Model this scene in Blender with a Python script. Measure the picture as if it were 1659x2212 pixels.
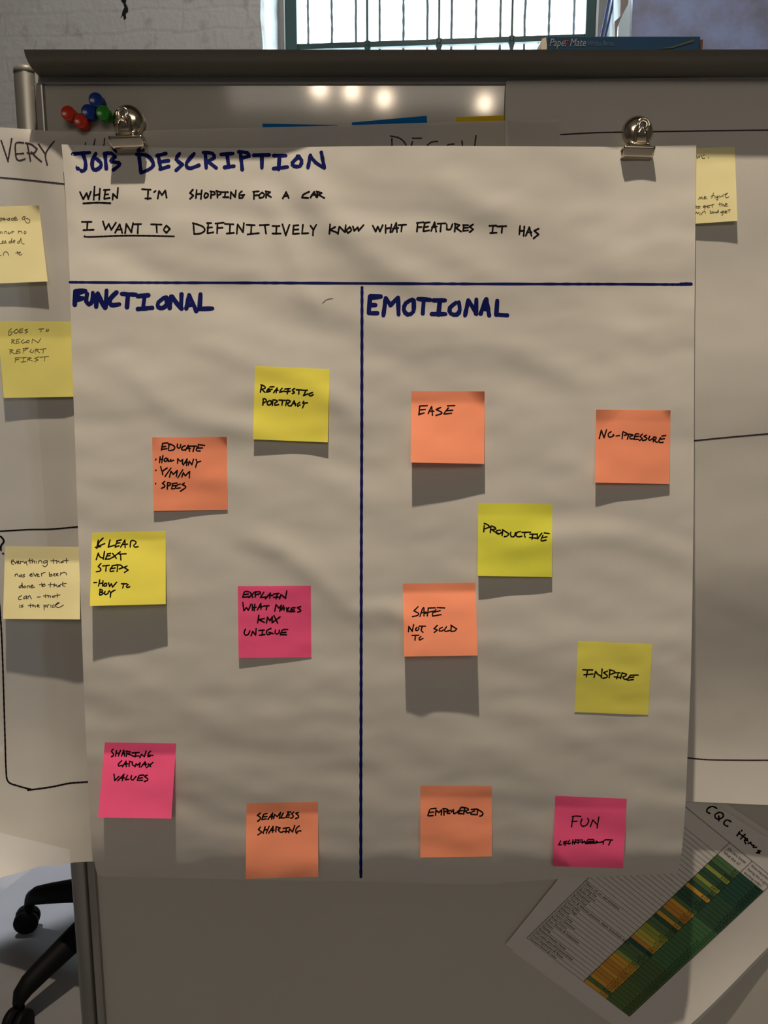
import bpy, bmesh, math, random
from mathutils import Vector, Matrix, noise

random.seed(7)
sc = bpy.context.scene
for o in list(bpy.data.objects):
    bpy.data.objects.remove(o)
COL = sc.collection
R = math.radians

# ------------------------------------------------------------------ camera
W, H = 1659.0, 2212.0
F = 1789.0
PITCH = R(10.0)
CAM = Vector((0.0, -0.842, 1.30))
cd = bpy.data.cameras.new('camera')
cd.sensor_fit = 'VERTICAL'
cd.sensor_height = 24.0
cd.lens = F / H * 24.0
cd.clip_start = 0.02
cam = bpy.data.objects.new('camera', cd)
cam.location = CAM
cam.rotation_euler = (R(90) - PITCH, 0, 0)
COL.objects.link(cam)
sc.camera = cam

# ------------------------------------------------------------------ world, light, exposure
vs = sc.view_settings
vs.view_transform = 'Standard'
vs.look = 'None'
vs.gamma = 1.0
vs.use_curve_mapping = False
vs.exposure = 0.0

world = bpy.data.worlds.new('daylight')
sc.world = world
world.use_nodes = True
bg = world.node_tree.nodes['Background']
bg.inputs[0].default_value = (0.72, 0.88, 1.0, 1)
bg.inputs[1].default_value = 9.0


def add_light(name, kind, loc, power, color, radius=0.05, aim=None, size=None, spot=None, blend=0.5):
    ld = bpy.data.lights.new(name, kind)
    ld.energy = power
    ld.color = color
    if kind in ('POINT', 'SPOT'):
        ld.shadow_soft_size = radius
    if kind == 'SPOT':
        ld.spot_size = R(spot)
        ld.spot_blend = blend
    if kind == 'AREA':
        ld.shape = 'RECTANGLE'
        ld.size, ld.size_y = size
    o = bpy.data.objects.new(name, ld)
    o.location = loc
    if aim is not None:
        d = Vector(aim) - Vector(loc)
        o.rotation_euler = d.to_track_quat('-Z', 'Y').to_euler()
    COL.objects.link(o)
    return o


WARM = (1.0, 0.83, 0.62)
KEY = (-0.07, -0.60, 3.30)
add_light('ceiling_or_fill_spot', 'SPOT', KEY, 222, WARM, 0.022, aim=(-0.05, -0.05, 0.9), spot=95, blend=0.6)
add_light('added_fill_light', 'AREA', (0.4, -5.0, 3.8), 40, (1.0, 0.88, 0.74), aim=(0.2, 0, 1.3), size=(3.0, 1.6))  # added soft fill for the shaded board, not a known lamp
add_light('ceiling_or_fill_spot', 'SPOT', (0.1, 0.75, 3.85), 50, (1.0, 0.93, 0.86), 0.05, aim=(0.1, 2.6, 2.2), spot=120, blend=0.8)  # added lamp that brightens the window wall, no known source there
add_light('ceiling_or_fill_spot', 'SPOT', (-1.5, 1.5, 3.8), 620, (0.93, 0.95, 1.0), 0.03, aim=(-1.17, 1.47, 0), spot=20.5, blend=0.12)
# far ceiling spots whose glints show in the whiteboard
GLINTS = [(690, 192), (760, 197), (830, 212), (1047, 223)]


def ray(px, py):
    vx = (px - W / 2) / F
    vy = -(py - H / 2) / F
    c, s = math.cos(PITCH), math.sin(PITCH)
    return Vector((vx, c + s * vy, -s + c * vy))


def hit_y(px, py, Y):
    d = ray(px, py)
    return CAM + d * ((Y - CAM.y) / d.y)


for gx, gy in GLINTS:
    p = hit_y(gx, gy, 0.0)
    d = ray(gx, gy)
    d.y = -d.y
    q = p + d * ((3.75 - p.z) / d.z)
    add_light('ceiling_or_fill_spot', 'POINT', q, 13, (1.0, 0.80, 0.58), 0.06)

# ------------------------------------------------------------------ helpers


def tag(o, label=None, cat=None, group=None, kind=None):
    if label: o['label'] = label
    if cat: o['category'] = cat
    if group: o['group'] = group
    if kind: o['kind'] = kind
    return o


def empty(name, loc, rz=0.0):
    o = bpy.data.objects.new(name, None)
    o.location = loc
    o.rotation_euler = (0, 0, rz)
    o.empty_display_size = 0.02
    COL.objects.link(o)
    return o


def obj(name, bm, mats, parent=None, smooth=False, sharp=None):
    me = bpy.data.meshes.new(name)
    bm.to_mesh(me)
    bm.free()
    if not isinstance(mats, (list, tuple)): mats = [mats]
    for m in mats: me.materials.append(m)
    if smooth:
        for p in me.polygons: p.use_smooth = True
        if sharp: me.set_sharp_from_angle(angle=R(sharp))
    o = bpy.data.objects.new(name, me)
    COL.objects.link(o)
    if parent is not None:
        o.parent = parent
        o.matrix_parent_inverse = world_matrix(parent).inverted()
    return o


def world_matrix(o):
    m = Matrix.LocRotScale(o.location, o.rotation_euler, o.scale)
    return m if o.parent is None else world_matrix(o.parent) @ o.matrix_parent_inverse @ m


def box(bm, x0, x1, y0, y1, z0, z1, bev=0.0, M=None, mat=0):
    r = bmesh.ops.create_cube(bm, size=1)
    vs_ = r['verts']
    for v in vs_:
        v.co = Vector(((x0 + x1) / 2 + v.co.x * (x1 - x0), (y0 + y1) / 2 + v.co.y * (y1 - y0), (z0 + z1) / 2 + v.co.z * (z1 - z0)))
    if bev > 0:
        es = list({e for v in vs_ for e in v.link_edges})
        r2 = bmesh.ops.bevel(bm, geom=es, offset=bev, segments=2, affect='EDGES', profile=0.6)
        vs_ = list({v for f in r2['faces'] for v in f.verts} | {v for v in vs_ if v.is_valid})
    fs = {f for v in vs_ for f in v.link_faces}
    for f in fs: f.material_index = mat
    if M is not None:
        for v in vs_: v.co = M @ v.co
    return vs_


def lathe(bm, prof, n=32, M=None):
    rings = []
    for r, h in prof:
        if r < 1e-6:
            rings.append([bm.verts.new((0, 0, h))])
        else:
            rings.append([bm.verts.new((r * math.cos(2 * math.pi * i / n), r * math.sin(2 * math.pi * i / n), h)) for i in range(n)])
    for a, b in zip(rings, rings[1:]):
        for i in range(n):
            j = (i + 1) % n
            if len(a) == 1 and len(b) == 1: continue
            if len(a) == 1: bm.faces.new((a[0], b[i], b[j]))
            elif len(b) == 1: bm.faces.new((a[i], b[0], a[j]))
            else: bm.faces.new((a[i], b[i], b[j], a[j]))
    if M is not None:
        for ring in rings:
            for v in ring: v.co = M @ v.co
    bmesh.ops.recalc_face_normals(bm, faces=bm.faces[:])
    return rings


def tube(bm, pts, rad, n=10, cap=True):
    """round tube through points; rad number or list"""
    pts = [Vector(p) for p in pts]
    m = len(pts)
    rads = rad if isinstance(rad, (list, tuple)) else [rad] * m
    rings = []
    up = Vector((0, 0, 1))
    for i, p in enumerate(pts):
        t = (pts[min(i + 1, m - 1)] - pts[max(i - 1, 0)]).normalized()
        a = t.cross(up if abs(t.z) < 0.8 else Vector((1, 0, 0)))
        a.normalize()
        b = t.cross(a).normalized()
        rings.append([bm.verts.new(p + (a * math.cos(2 * math.pi * k / n) + b * math.sin(2 * math.pi * k / n)) * rads[i]) for k in range(n)])
    for A, B in zip(rings, rings[1:]):
        for k in range(n):
            bm.faces.new((A[k], A[(k + 1) % n], B[(k + 1) % n], B[k]))
    if cap:
        bm.faces.new(rings[0][::-1])
        bm.faces.new(rings[-1])
    bmesh.ops.recalc_face_normals(bm, faces=bm.faces[:])


def extrude_profile(bm, prof, x0, x1, M=None):
    """closed profile of (y, z) extruded along x"""
    a = [bm.verts.new((x0, y, z)) for y, z in prof]
    b = [bm.verts.new((x1, y, z)) for y, z in prof]
    n = len(prof)
    for i in range(n):
        j = (i + 1) % n
        bm.faces.new((a[i], a[j], b[j], b[i]))
    bm.faces.new(a[::-1])
    bm.faces.new(b)
    bmesh.ops.recalc_face_normals(bm, faces=bm.faces[:])
    if M is not None:
        for v in a + b: v.co = M @ v.co


def bez(p0, p1, p2, n=8):
    return [((1 - t) ** 2 * p0[0] + 2 * t * (1 - t) * p1[0] + t * t * p2[0], (1 - t) ** 2 * p0[1] + 2 * t * (1 - t) * p1[1] + t * t * p2[1]) for t in [i / n for i in range(n + 1)]]


def sm(t):
    t = max(0.0, min(1.0, t))
    return t * t * (3 - 2 * t)


# ------------------------------------------------------------------ materials


def mat(name, color, rough=0.6, metal=0.0, vary=0.0, vscale=40.0, bump=0.0, bscale=200.0, spec=0.5, trans=0.0, alpha=None, coat=0.0):
    m = bpy.data.materials.new(name)
    m.use_nodes = True
    nt = m.node_tree
    b = nt.nodes['Principled BSDF']
    b.inputs['Roughness'].default_value = rough
    b.inputs['Metallic'].default_value = metal
    b.inputs['Specular IOR Level'].default_value = spec
    b.inputs['Transmission Weight'].default_value = trans
    b.inputs['Coat Weight'].default_value = coat
    b.inputs['Base Color'].default_value = (*color, 1)
    tc = nt.nodes.new('ShaderNodeTexCoord')
    if vary > 0:
        n = nt.nodes.new('ShaderNodeTexNoise')
        n.inputs['Scale'].default_value = vscale
        n.inputs['Detail'].default_value = 5
        nt.links.new(tc.outputs['Object'], n.inputs['Vector'])
        mx = nt.nodes.new('ShaderNodeMix')
        mx.data_type = 'RGBA'
        mx.inputs[6].default_value = (*[c * (1 - vary) for c in color], 1)
        mx.inputs[7].default_value = (*[min(1, c * (1 + vary)) for c in color], 1)
        nt.links.new(n.outputs['Fac'], mx.inputs[0])
        nt.links.new(mx.outputs[2], b.inputs['Base Color'])
    if bump > 0:
        n2 = nt.nodes.new('ShaderNodeTexNoise')
        n2.inputs['Scale'].default_value = bscale
        n2.inputs['Detail'].default_value = 6
        nt.links.new(tc.outputs['Object'], n2.inputs['Vector'])
        bp = nt.nodes.new('ShaderNodeBump')
        bp.inputs['Strength'].default_value = bump
        bp.inputs['Distance'].default_value = 0.01
        nt.links.new(n2.outputs['Fac'], bp.inputs['Height'])
        nt.links.new(bp.outputs[0], b.inputs['Normal'])
    return m


def paper_mat(name, color, translucent=0.2, transparent=0.0, vary=0.025):
    m = bpy.data.materials.new(name)
    m.use_nodes = True
    nt = m.node_tree
    nt.nodes.remove(nt.nodes['Principled BSDF'])
    out = nt.nodes['Material Output']
    tc = nt.nodes.new('ShaderNodeTexCoord')
    n = nt.nodes.new('ShaderNodeTexNoise')
    n.inputs['Scale'].default_value = 60
    n.inputs['Detail'].default_value = 4
    nt.links.new(tc.outputs['Object'], n.inputs['Vector'])
    mx = nt.nodes.new('ShaderNodeMix')
    mx.data_type = 'RGBA'
    mx.inputs[6].default_value = (*[c * (1 - vary) for c in color], 1)
    mx.inputs[7].default_value = (*[min(1, c * (1 + vary)) for c in color], 1)
    nt.links.new(n.outputs['Fac'], mx.inputs[0])
    d = nt.nodes.new('ShaderNodeBsdfDiffuse')
    t = nt.nodes.new('ShaderNodeBsdfTranslucent')
    nt.links.new(mx.outputs[2], d.inputs['Color'])
    nt.links.new(mx.outputs[2], t.inputs['Color'])
    ms = nt.nodes.new('ShaderNodeMixShader')
    ms.inputs[0].default_value = translucent
    nt.links.new(d.outputs[0], ms.inputs[1])
    nt.links.new(t.outputs[0], ms.inputs[2])
    last = ms
    if transparent > 0:
        tr = nt.nodes.new('ShaderNodeBsdfTransparent')
        m2 = nt.nodes.new('ShaderNodeMixShader')
        m2.inputs[0].default_value = transparent
        nt.links.new(ms.outputs[0], m2.inputs[1])
        nt.links.new(tr.outputs[0], m2.inputs[2])
        last = m2
    nt.links.new(last.outputs[0], out.inputs['Surface'])
    return m


M = {}
M['sheet'] = paper_mat('white_chart_paper', (0.63, 0.615, 0.59), 0.10)
M['thin_sheet'] = paper_mat('thin_chart_paper', (0.63, 0.615, 0.59), 0.12, 0.16)
M['print'] = paper_mat('office_paper', (0.64, 0.625, 0.61), 0.08)
M['yellow'] = paper_mat('yellow_note_paper', (0.86, 0.79, 0.125), 0.12)
M['lime'] = paper_mat('lime_note_paper', (0.75, 0.76, 0.09), 0.12)
M['pale'] = paper_mat('pale_yellow_note_paper', (0.90, 0.83, 0.47), 0.12)
M['straw'] = paper_mat('straw_note_paper', (0.84, 0.79, 0.15), 0.12)
M['mustard'] = paper_mat('mustard_note_paper', (0.76, 0.70, 0.22), 0.12)
M['orange'] = paper_mat('orange_note_paper', (0.99, 0.35, 0.21), 0.15)
M['pink'] = paper_mat('pink_note_paper', (0.97, 0.125, 0.31), 0.15)
M['bluenote'] = paper_mat('blue_note_paper', (0.01, 0.16, 0.48), 0.1)
M['goldnote'] = paper_mat('gold_note_paper', (0.78, 0.55, 0.03), 0.1)
M['blue_ink'] = mat('blue_marker_ink', (0.004, 0.008, 0.105), 0.7, vary=0.35, vscale=60, spec=0.08)
M['black_ink'] = mat('black_marker_ink', (0.006, 0.004, 0.005), 0.7, vary=0.2, spec=0.06)
M['grey_ink'] = mat('grey_pen_ink', (0.10, 0.085, 0.055), 0.8, vary=0.3, vscale=120, spec=0.1)
M['soft_ink'] = mat('worn_marker_ink', (0.035, 0.025, 0.035), 0.7, vary=0.5, vscale=150, spec=0.2)
M['board'] = mat('whiteboard_enamel', (0.47, 0.46, 0.43), 0.072, vary=0.02, vscale=6, spec=0.5)
M['alu'] = mat('anodised_aluminium', (0.30, 0.295, 0.28), 0.36, metal=0.8, vary=0.06, vscale=30)
M['dark_frame'] = mat('dark_frame_enamel', (0.30, 0.31, 0.33), 0.45, vary=0.05, vscale=25)
M['rail'] = mat('grey_rail_enamel', (0.135, 0.13, 0.115), 0.45, metal=0.2, vary=0.05, vscale=25)
M['nickel'] = mat('nickel_plate', (0.62, 0.56, 0.46), 0.15, metal=1.0, vary=0.08, vscale=90)
M['black_plastic'] = mat('black_plastic', (0.004, 0.004, 0.005), 0.6, vary=0.1, spec=0.12)
M['black_fabric'] = mat('black_fabric', (0.02, 0.02, 0.022), 0.95, vary=0.3, vscale=300)
M['red_gel'] = mat('red_clear_plastic', (0.75, 0.045, 0.015), 0.22, trans=0.35)
M['blue_gel'] = mat('blue_clear_plastic', (0.008, 0.05, 0.36), 0.22, trans=0.3)
M['green_gel'] = mat('green_clear_plastic', (0.03, 0.36, 0.035), 0.22, trans=0.35)
M['box_blue'] = mat('blue_carton', (0.002, 0.028, 0.075), 0.6, vary=0.08, spec=0.2)
M['box_end'] = mat('beige_carton', (0.45, 0.41, 0.33), 0.6, vary=0.08)
M['box_red'] = mat('maroon_carton', (0.05, 0.008, 0.008), 0.6, vary=0.08)
M['box_text'] = mat('pale_carton_print', (0.16, 0.18, 0.19), 0.6, vary=0.05)
M['box_text_dim'] = mat('dim_carton_print', (0.03, 0.07, 0.11), 0.6, vary=0.05)
M['box_heart'] = mat('red_carton_print', (0.25, 0.02, 0.02), 0.6, vary=0.05)
M['box_gold'] = mat('olive_carton_print', (0.02, 0.03, 0.02), 0.6, vary=0.05)
M['green_steel'] = mat('green_window_steel', (0.012, 0.05, 0.045), 0.4, vary=0.1)
M['grey_trim'] = mat('grey_window_trim', (0.26, 0.24, 0.23), 0.6, vary=0.08)
M['bar'] = mat('painted_bar_steel', (0.16, 0.15, 0.145), 0.7, vary=0.2, vscale=60)
M['sill'] = mat('white_sill_paint', (0.8, 0.8, 0.8), 0.5, vary=0.03)
M['cable'] = mat('blue_cable_jacket', (0.015, 0.035, 0.14), 0.5, vary=0.05)
M['pale_panel'] = mat('pale_board_paint', (0.74, 0.88, 0.90), 0.6, vary=0.04)
M['plaster_brown'] = mat('bare_plaster', (0.30, 0.23, 0.20), 0.9, vary=0.15)
M['dark_hole'] = mat('dark_cavity', (0.012, 0.011, 0.01), 0.9, vary=0.2)
M['ceiling'] = mat('ceiling_paint', (0.55, 0.53, 0.5), 0.9, vary=0.03)
M['wall_paint'] = mat('wall_paint', (0.28, 0.27, 0.25), 0.9, vary=0.03)
M['floor'] = mat('grey_concrete_floor', (0.22, 0.22, 0.235), 0.45, vary=0.12, vscale=9, bump=0.05, bscale=60)


def brick_mat():
    m = bpy.data.materials.new('white_painted_brick')
    m.use_nodes = True
    nt = m.node_tree
    b = nt.nodes['Principled BSDF']
    b.inputs['Roughness'].default_value = 0.7
    tc = nt.nodes.new('ShaderNodeTexCoord')
    mp = nt.nodes.new('ShaderNodeMapping')
    mp.inputs['Rotation'].default_value = (R(90), 0, 0)
    nt.links.new(tc.outputs['Object'], mp.inputs['Vector'])
    # wobble the courses
    nz = nt.nodes.new('ShaderNodeTexNoise')
    nz.inputs['Scale'].default_value = 5
    nt.links.new(mp.outputs[0], nz.inputs['Vector'])
    add = nt.nodes.new('ShaderNodeVectorMath')
    add.operation = 'MULTIPLY_ADD'
    add.inputs[1].default_value = (0.10, 0.045, 0)
    nt.links.new(nz.outputs['Color'], add.inputs[0])
    nt.links.new(mp.outputs[0], add.inputs[2])
    br = nt.nodes.new('ShaderNodeTexBrick')
    br.inputs['Scale'].default_value = 1.0
    br.inputs['Brick Width'].default_value = 0.235
    br.inputs['Row Height'].default_value = 0.079
    br.inputs['Mortar Size'].default_value = 0.011
    br.inputs['Mortar Smooth'].default_value = 1.0
    br.inputs['Color1'].default_value = (0.72, 0.71, 0.70, 1)
    br.inputs['Color2'].default_value = (0.70, 0.69, 0.68, 1)
    br.inputs['Mortar'].default_value = (0.675, 0.66, 0.645, 1)
    nt.links.new(add.outputs[0], br.inputs['Vector'])
    n2 = nt.nodes.new('ShaderNodeTexNoise')
    n2.inputs['Scale'].default_value = 14
    n2.inputs['Detail'].default_value = 8
    nt.links.new(tc.outputs['Object'], n2.inputs['Vector'])
    cr = nt.nodes.new('ShaderNodeValToRGB')
    cr.color_ramp.elements[0].position = 0.30
    cr.color_ramp.elements[0].color = (0.75, 0.69, 0.63, 1)
    cr.color_ramp.elements[1].position = 0.42
    cr.color_ramp.elements[1].color = (1, 1, 1, 1)
    nt.links.new(n2.outputs['Fac'], cr.inputs[0])
    mx = nt.nodes.new('ShaderNodeMix')
    mx.data_type = 'RGBA'
    mx.blend_type = 'MULTIPLY'
    mx.inputs[0].default_value = 0.8
    nt.links.new(br.outputs['Color'], mx.inputs[6])
    nt.links.new(cr.outputs[0], mx.inputs[7])
    nt.links.new(mx.outputs[2], b.inputs['Base Color'])
    b1 = nt.nodes.new('ShaderNodeBump')
    b1.invert = True
    b1.inputs['Strength'].default_value = 0.16
    b1.inputs['Distance'].default_value = 0.006
    nt.links.new(br.outputs['Fac'], b1.inputs['Height'])
    n3 = nt.nodes.new('ShaderNodeTexNoise')
    n3.inputs['Scale'].default_value = 30
    n3.inputs['Detail'].default_value = 6
    nt.links.new(tc.outputs['Object'], n3.inputs['Vector'])
    b2 = nt.nodes.new('ShaderNodeBump')
    b2.inputs['Strength'].default_value = 0.5
    b2.inputs['Distance'].default_value = 0.01
    nt.links.new(n3.outputs['Fac'], b2.inputs['Height'])
    nt.links.new(b1.outputs[0], b2.inputs['Normal'])
    nt.links.new(b2.outputs[0], b.inputs['Normal'])
    return m


def plaster_mat():
    m = bpy.data.materials.new('plaster_blue_daylight')  # bluish daylight falling on this wall is painted into the plaster colour
    m.use_nodes = True
    nt = m.node_tree
    b = nt.nodes['Principled BSDF']
    b.inputs['Roughness'].default_value = 0.65
    tc = nt.nodes.new('ShaderNodeTexCoord')
    n = nt.nodes.new('ShaderNodeTexNoise')
    n.inputs['Scale'].default_value = 5
    n.inputs['Detail'].default_value = 9
    n.inputs['Roughness'].default_value = 0.65
    nt.links.new(tc.outputs['Object'], n.inputs['Vector'])
    cr = nt.nodes.new('ShaderNodeValToRGB')
    e = cr.color_ramp.elements
    e[0].position = 0.36
    e[0].color = (0.33, 0.34, 0.47, 1)
    e[1].position = 0.60
    e[1].color = (0.44, 0.54, 0.90, 1)
    x = e.new(0.47)
    x.color = (0.39, 0.43, 0.66, 1)
    nt.links.new(n.outputs['Fac'], cr.inputs[0])
    nt.links.new(cr.outputs[0], b.inputs['Base Color'])
    return m


def glass_mat():
    m = bpy.data.materials.new('window_glass')
    m.use_nodes = True
    nt = m.node_tree
    nt.nodes.remove(nt.nodes['Principled BSDF'])
    out = nt.nodes['Material Output']
    t = nt.nodes.new('ShaderNodeBsdfTransparent')
    t.inputs[0].default_value = (0.95, 0.98, 0.97, 1)
    g = nt.nodes.new('ShaderNodeBsdfGlossy')
    g.inputs['Roughness'].default_value = 0.02
    ms = nt.nodes.new('ShaderNodeMixShader')
    ms.inputs[0].default_value = 0.04
    nt.links.new(t.outputs[0], ms.inputs[1])
    nt.links.new(g.outputs[0], ms.inputs[2])
    nt.links.new(ms.outputs[0], out.inputs['Surface'])
    return m


def clear_mat():
    m = bpy.data.materials.new('clear_film')
    m.use_nodes = True
    nt = m.node_tree
    nt.nodes.remove(nt.nodes['Principled BSDF'])
    out = nt.nodes['Material Output']
    t = nt.nodes.new('ShaderNodeBsdfTransparent')
    t.inputs[0].default_value = (0.62, 0.70, 0.74, 1)
    g = nt.nodes.new('ShaderNodeBsdfDiffuse')
    g.inputs[0].default_value = (0.6, 0.65, 0.68, 1)
    ms = nt.nodes.new('ShaderNodeMixShader')
    ms.inputs[0].default_value = 0.45
    nt.links.new(t.outputs[0], ms.inputs[1])
    nt.links.new(g.outputs[0], ms.inputs[2])
    nt.links.new(ms.outputs[0], out.inputs['Surface'])
    return m


M['brick'] = brick_mat()
M['plaster'] = plaster_mat()
M['glass'] = glass_mat()
M['clear'] = clear_mat()

# ------------------------------------------------------------------ room
PHI = R(5.2)                                     # the window wall stands a little askew to the board
W0 = Vector((0.0, 2.5, 0.0))
WM = Matrix.Translation(W0) @ Matrix.Rotation(-PHI, 4, 'Z')
WI = WM.inverted()


def wl(px, py, w=0.0):
    """pixel -> (along wall, height) on the wall plane w metres behind its face"""
    o = WI @ CAM
    d = WI.to_3x3() @ ray(px, py)
    t = (w - o.y) / d.y
    p = o + d * t
    return p.x, p.z


def wobj(name, bm, m, parent=None, smooth=False):
    for v in bm.verts: v.co = WM @ v.co
    return obj(name, bm, m, parent, smooth)


def structure(o, label, cat):
    return tag(o, label, cat, kind='structure')


CEIL = 4.1
REV = 0.42
aL = wl(563, 60)[0]
aR = wl(1364, 60)[0]
hS = 1.75
hT = 3.75

bm = bmesh.new()
box(bm, -4.2, 4.2, -9.2, 3.6, -0.12, 0.0)
structure(obj('floor', bm, M['floor']), 'grey polished concrete floor under the office chair', 'floor')
bm = bmesh.new()
box(bm, -4.2, 4.2, -9.2, 3.6, CEIL, CEIL + 0.12)
structure(obj('ceiling', bm, M['ceiling']), 'plain off-white ceiling above the board', 'ceiling')
for nm, x0, x1, y0, y1 in (('wall_left', -4.3, -4.1, -9.2, 3.6), ('wall_right', 4.1, 4.3, -9.2, 3.6), ('wall_front', -4.2, 4.2, -9.3, -9.1)):
    bm = bmesh.new()
    box(bm, x0, x1, y0, y1, 0, CEIL)
    structure(obj(nm, bm, M['wall_paint']), 'plain painted ' + nm.split('_')[1] + ' wall of the room', 'wall')

# brick wall left of the window, rough at the reveal
bm = bmesh.new()
n = 150
front, back = [], []
for i in range(n + 1):
    z = CEIL * i / n
    k = noise.noise(Vector((3.1, z * 9, 0.3))) * 0.010 + noise.noise(Vector((7.7, z * 31, 1.3))) * 0.006
    front.append(bm.verts.new((aL + k, 0.0, z)))
    back.append((bm.verts.new((aL + k * 0.6, REV, z)), bm.verts.new((-4.5, 0.0, z)), bm.verts.new((aL + k + 0.008, 0.03, z))))
for i in range(n):
    bm.faces.new((back[i][1], front[i], front[i + 1], back[i + 1][1]))
    bm.faces.new((front[i], back[i][2], back[i + 1][2], front[i + 1]))
    bm.faces.new((back[i][2], back[i][0], back[i + 1][0], back[i + 1][2]))
bl = [bm.verts.new((-4.5, REV, 0)), bm.verts.new((-4.5, REV, CEIL))]
bm.faces.new([bl[0], bl[1]] + [b[0] for b in back][::-1])
wall = structure(wobj('wall_back', bm, M['brick']), 'white painted brick wall left of the window', 'wall')
# chipped hole in the brick
bm = bmesh.new()
hp = [(262, -12), (275, -10), (273, 2), (272, 8), (277, 18), (277, 26), (272, 30), (273, 40), (268, 43), (266, 34), (259, 40), (263, 34), (265, 24), (269, 16), (266, 6), (262, 2)]
c0 = [wl(x, y) for x, y in hp]
top = [bm.verts.new((a, -0.0015, h)) for a, h in c0]
cx = sum(a for a, h in c0) / len(c0); ch = sum(h for a, h in c0) / len(c0)
inner = [bm.verts.new((cx + (a - cx) * 0.6, -0.0008, ch + (h - ch) * 0.8)) for a, h in c0]
for i in range(len(hp)):
    j = (i + 1) % len(hp)
    bm.faces.new((top[i], top[j], inner[j], inner[i]))
bm.faces.new(inner)
hole = wobj('hole', bm, M['dark_hole'], wall)
hole['label'] = 'dark chipped hole in the painted brick'

bm = bmesh.new()
box(bm, aR, 4.5, 0, REV, 0, CEIL)
structure(wobj('wall_back', bm, M['plaster']), 'plastered wall right of the window, blue daylight put into its colour', 'wall')
bm = bmesh.new()
box(bm, aL - 0.02, aR + 0.02, 0.002, REV - 0.004, 0, hS)
structure(wobj('wall_back', bm, M['brick']), 'white painted brick wall under the window', 'wall')
bm = bmesh.new()
box(bm, aL - 0.02, aR + 0.02, 0.002, REV - 0.004, hT, CEIL)
structure(wobj('wall_back', bm, M['brick']), 'white painted brick above the window', 'wall')

# window: grey trim, green steel frame, glazing bars, pane
WD = 0.31
win = empty('window_1', WM @ Vector(((aL + aR) / 2, WD, hS)), -PHI)
structure(win, 'tall green steel window with glaring daylight behind', 'window')


def wx(px): return wl(px, 60, WD)[0]


bm = bmesh.new()
box(bm, wx(597), wx(600), WD - 0.005, WD + 0.03, hS, hT)
box(bm, aL - 0.01, wx(597.5), WD + 0.05, WD + 0.07, hS, hT)
box(bm, wx(1308), wx(1310.5), WD - 0.005, WD + 0.03, hS, hT)
wobj('seal', bm, M['dark_hole'], win)
bm = bmesh.new()
box(bm, wx(600), wx(613), WD - 0.01, WD + 0.05, hS, hT, 0.003)
box(bm, wx(1292), wx(1310), WD - 0.01, WD + 0.05, hS, hT, 0.003)
wobj('trim', bm, M['grey_trim'], win)
bm = bmesh.new()
box(bm, wx(613), wx(616), WD + 0.00, WD + 0.05, hS, hT)
box(bm, wx(1287), wx(1292), WD + 0.00, WD + 0.05, hS, hT)
wobj('bead', bm, M['sill'], win)['label'] = 'white bead beside the green frame'
bm = bmesh.new()
box(bm, wx(616), wx(641), WD, WD + 0.045, hS, hT, 0.003)
box(bm, wx(1265), wx(1287), WD, WD + 0.045, hS, hT, 0.003)
box(bm, wx(616), wx(1287), WD, WD + 0.045, hS, hS + 0.04, 0.003)
box(bm, wx(616), wx(1287), WD, WD + 0.045, hT - 0.04, hT, 0.003)
wobj('frame', bm, M['green_steel'], win)
bm = bmesh.new()
tri = [(aR + 0.001, 0.012), (aR + 0.001, WD + 0.05), (wx(1310), WD + 0.05), (wx(1310), WD - 0.01)]
lo = [bm.verts.new((a, w, hS)) for a, w in tri]
hi = [bm.verts.new((a, w, hT)) for a, w in tri]
bm.faces.new(lo[::-1]); bm.faces.new(hi)
for i in range(4): bm.faces.new((lo[i], lo[(i + 1) % 4], hi[(i + 1) % 4], hi[i]))
bmesh.ops.recalc_face_normals(bm, faces=bm.faces[:])
wobj('reveal', bm, M['sill'], win)
hr = wl(905, 90, WD)[1]
for hz in (hr, hr + 0.55, hr - 0.5):
    bm = bmesh.new()
    box(bm, wx(641), wx(1265), WD + 0.008, WD + 0.034, hz - 0.011, hz + 0.011, 0.002)
    wobj('glazing_bar', bm, M['green_steel'], win)
for px in (792.7, 948.2, 1106.5):
    bm = bmesh.new()
    a = wx(px)
    box(bm, a - 0.0045, a + 0.0045, WD + 0.006, WD + 0.036, hS + 0.03, hT - 0.03)
    for hz in (hr, hr + 0.55, hr - 0.5):
        lathe(bm, [(0, -0.045), (0.006, -0.04), (0.016, -0.004), (0.016, 0.012), (0.006, 0.02), (0, 0.022)], 10, Matrix.Translation((a, WD + 0.02, hz)))
    wobj('glazing_bar', bm, M['green_steel'], win)
bm = bmesh.new()
box(bm, wx(640), wx(1266), WD + 0.018, WD + 0.022, hS + 0.03, hT - 0.03)
wobj('pane', bm, M['glass'], win)
bm = bmesh.new()
box(bm, aL, aR, 0.02, WD + 0.02, hS - 0.03, hS + 0.012, 0.004)
wobj('sill', bm, M['sill'], win)

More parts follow.
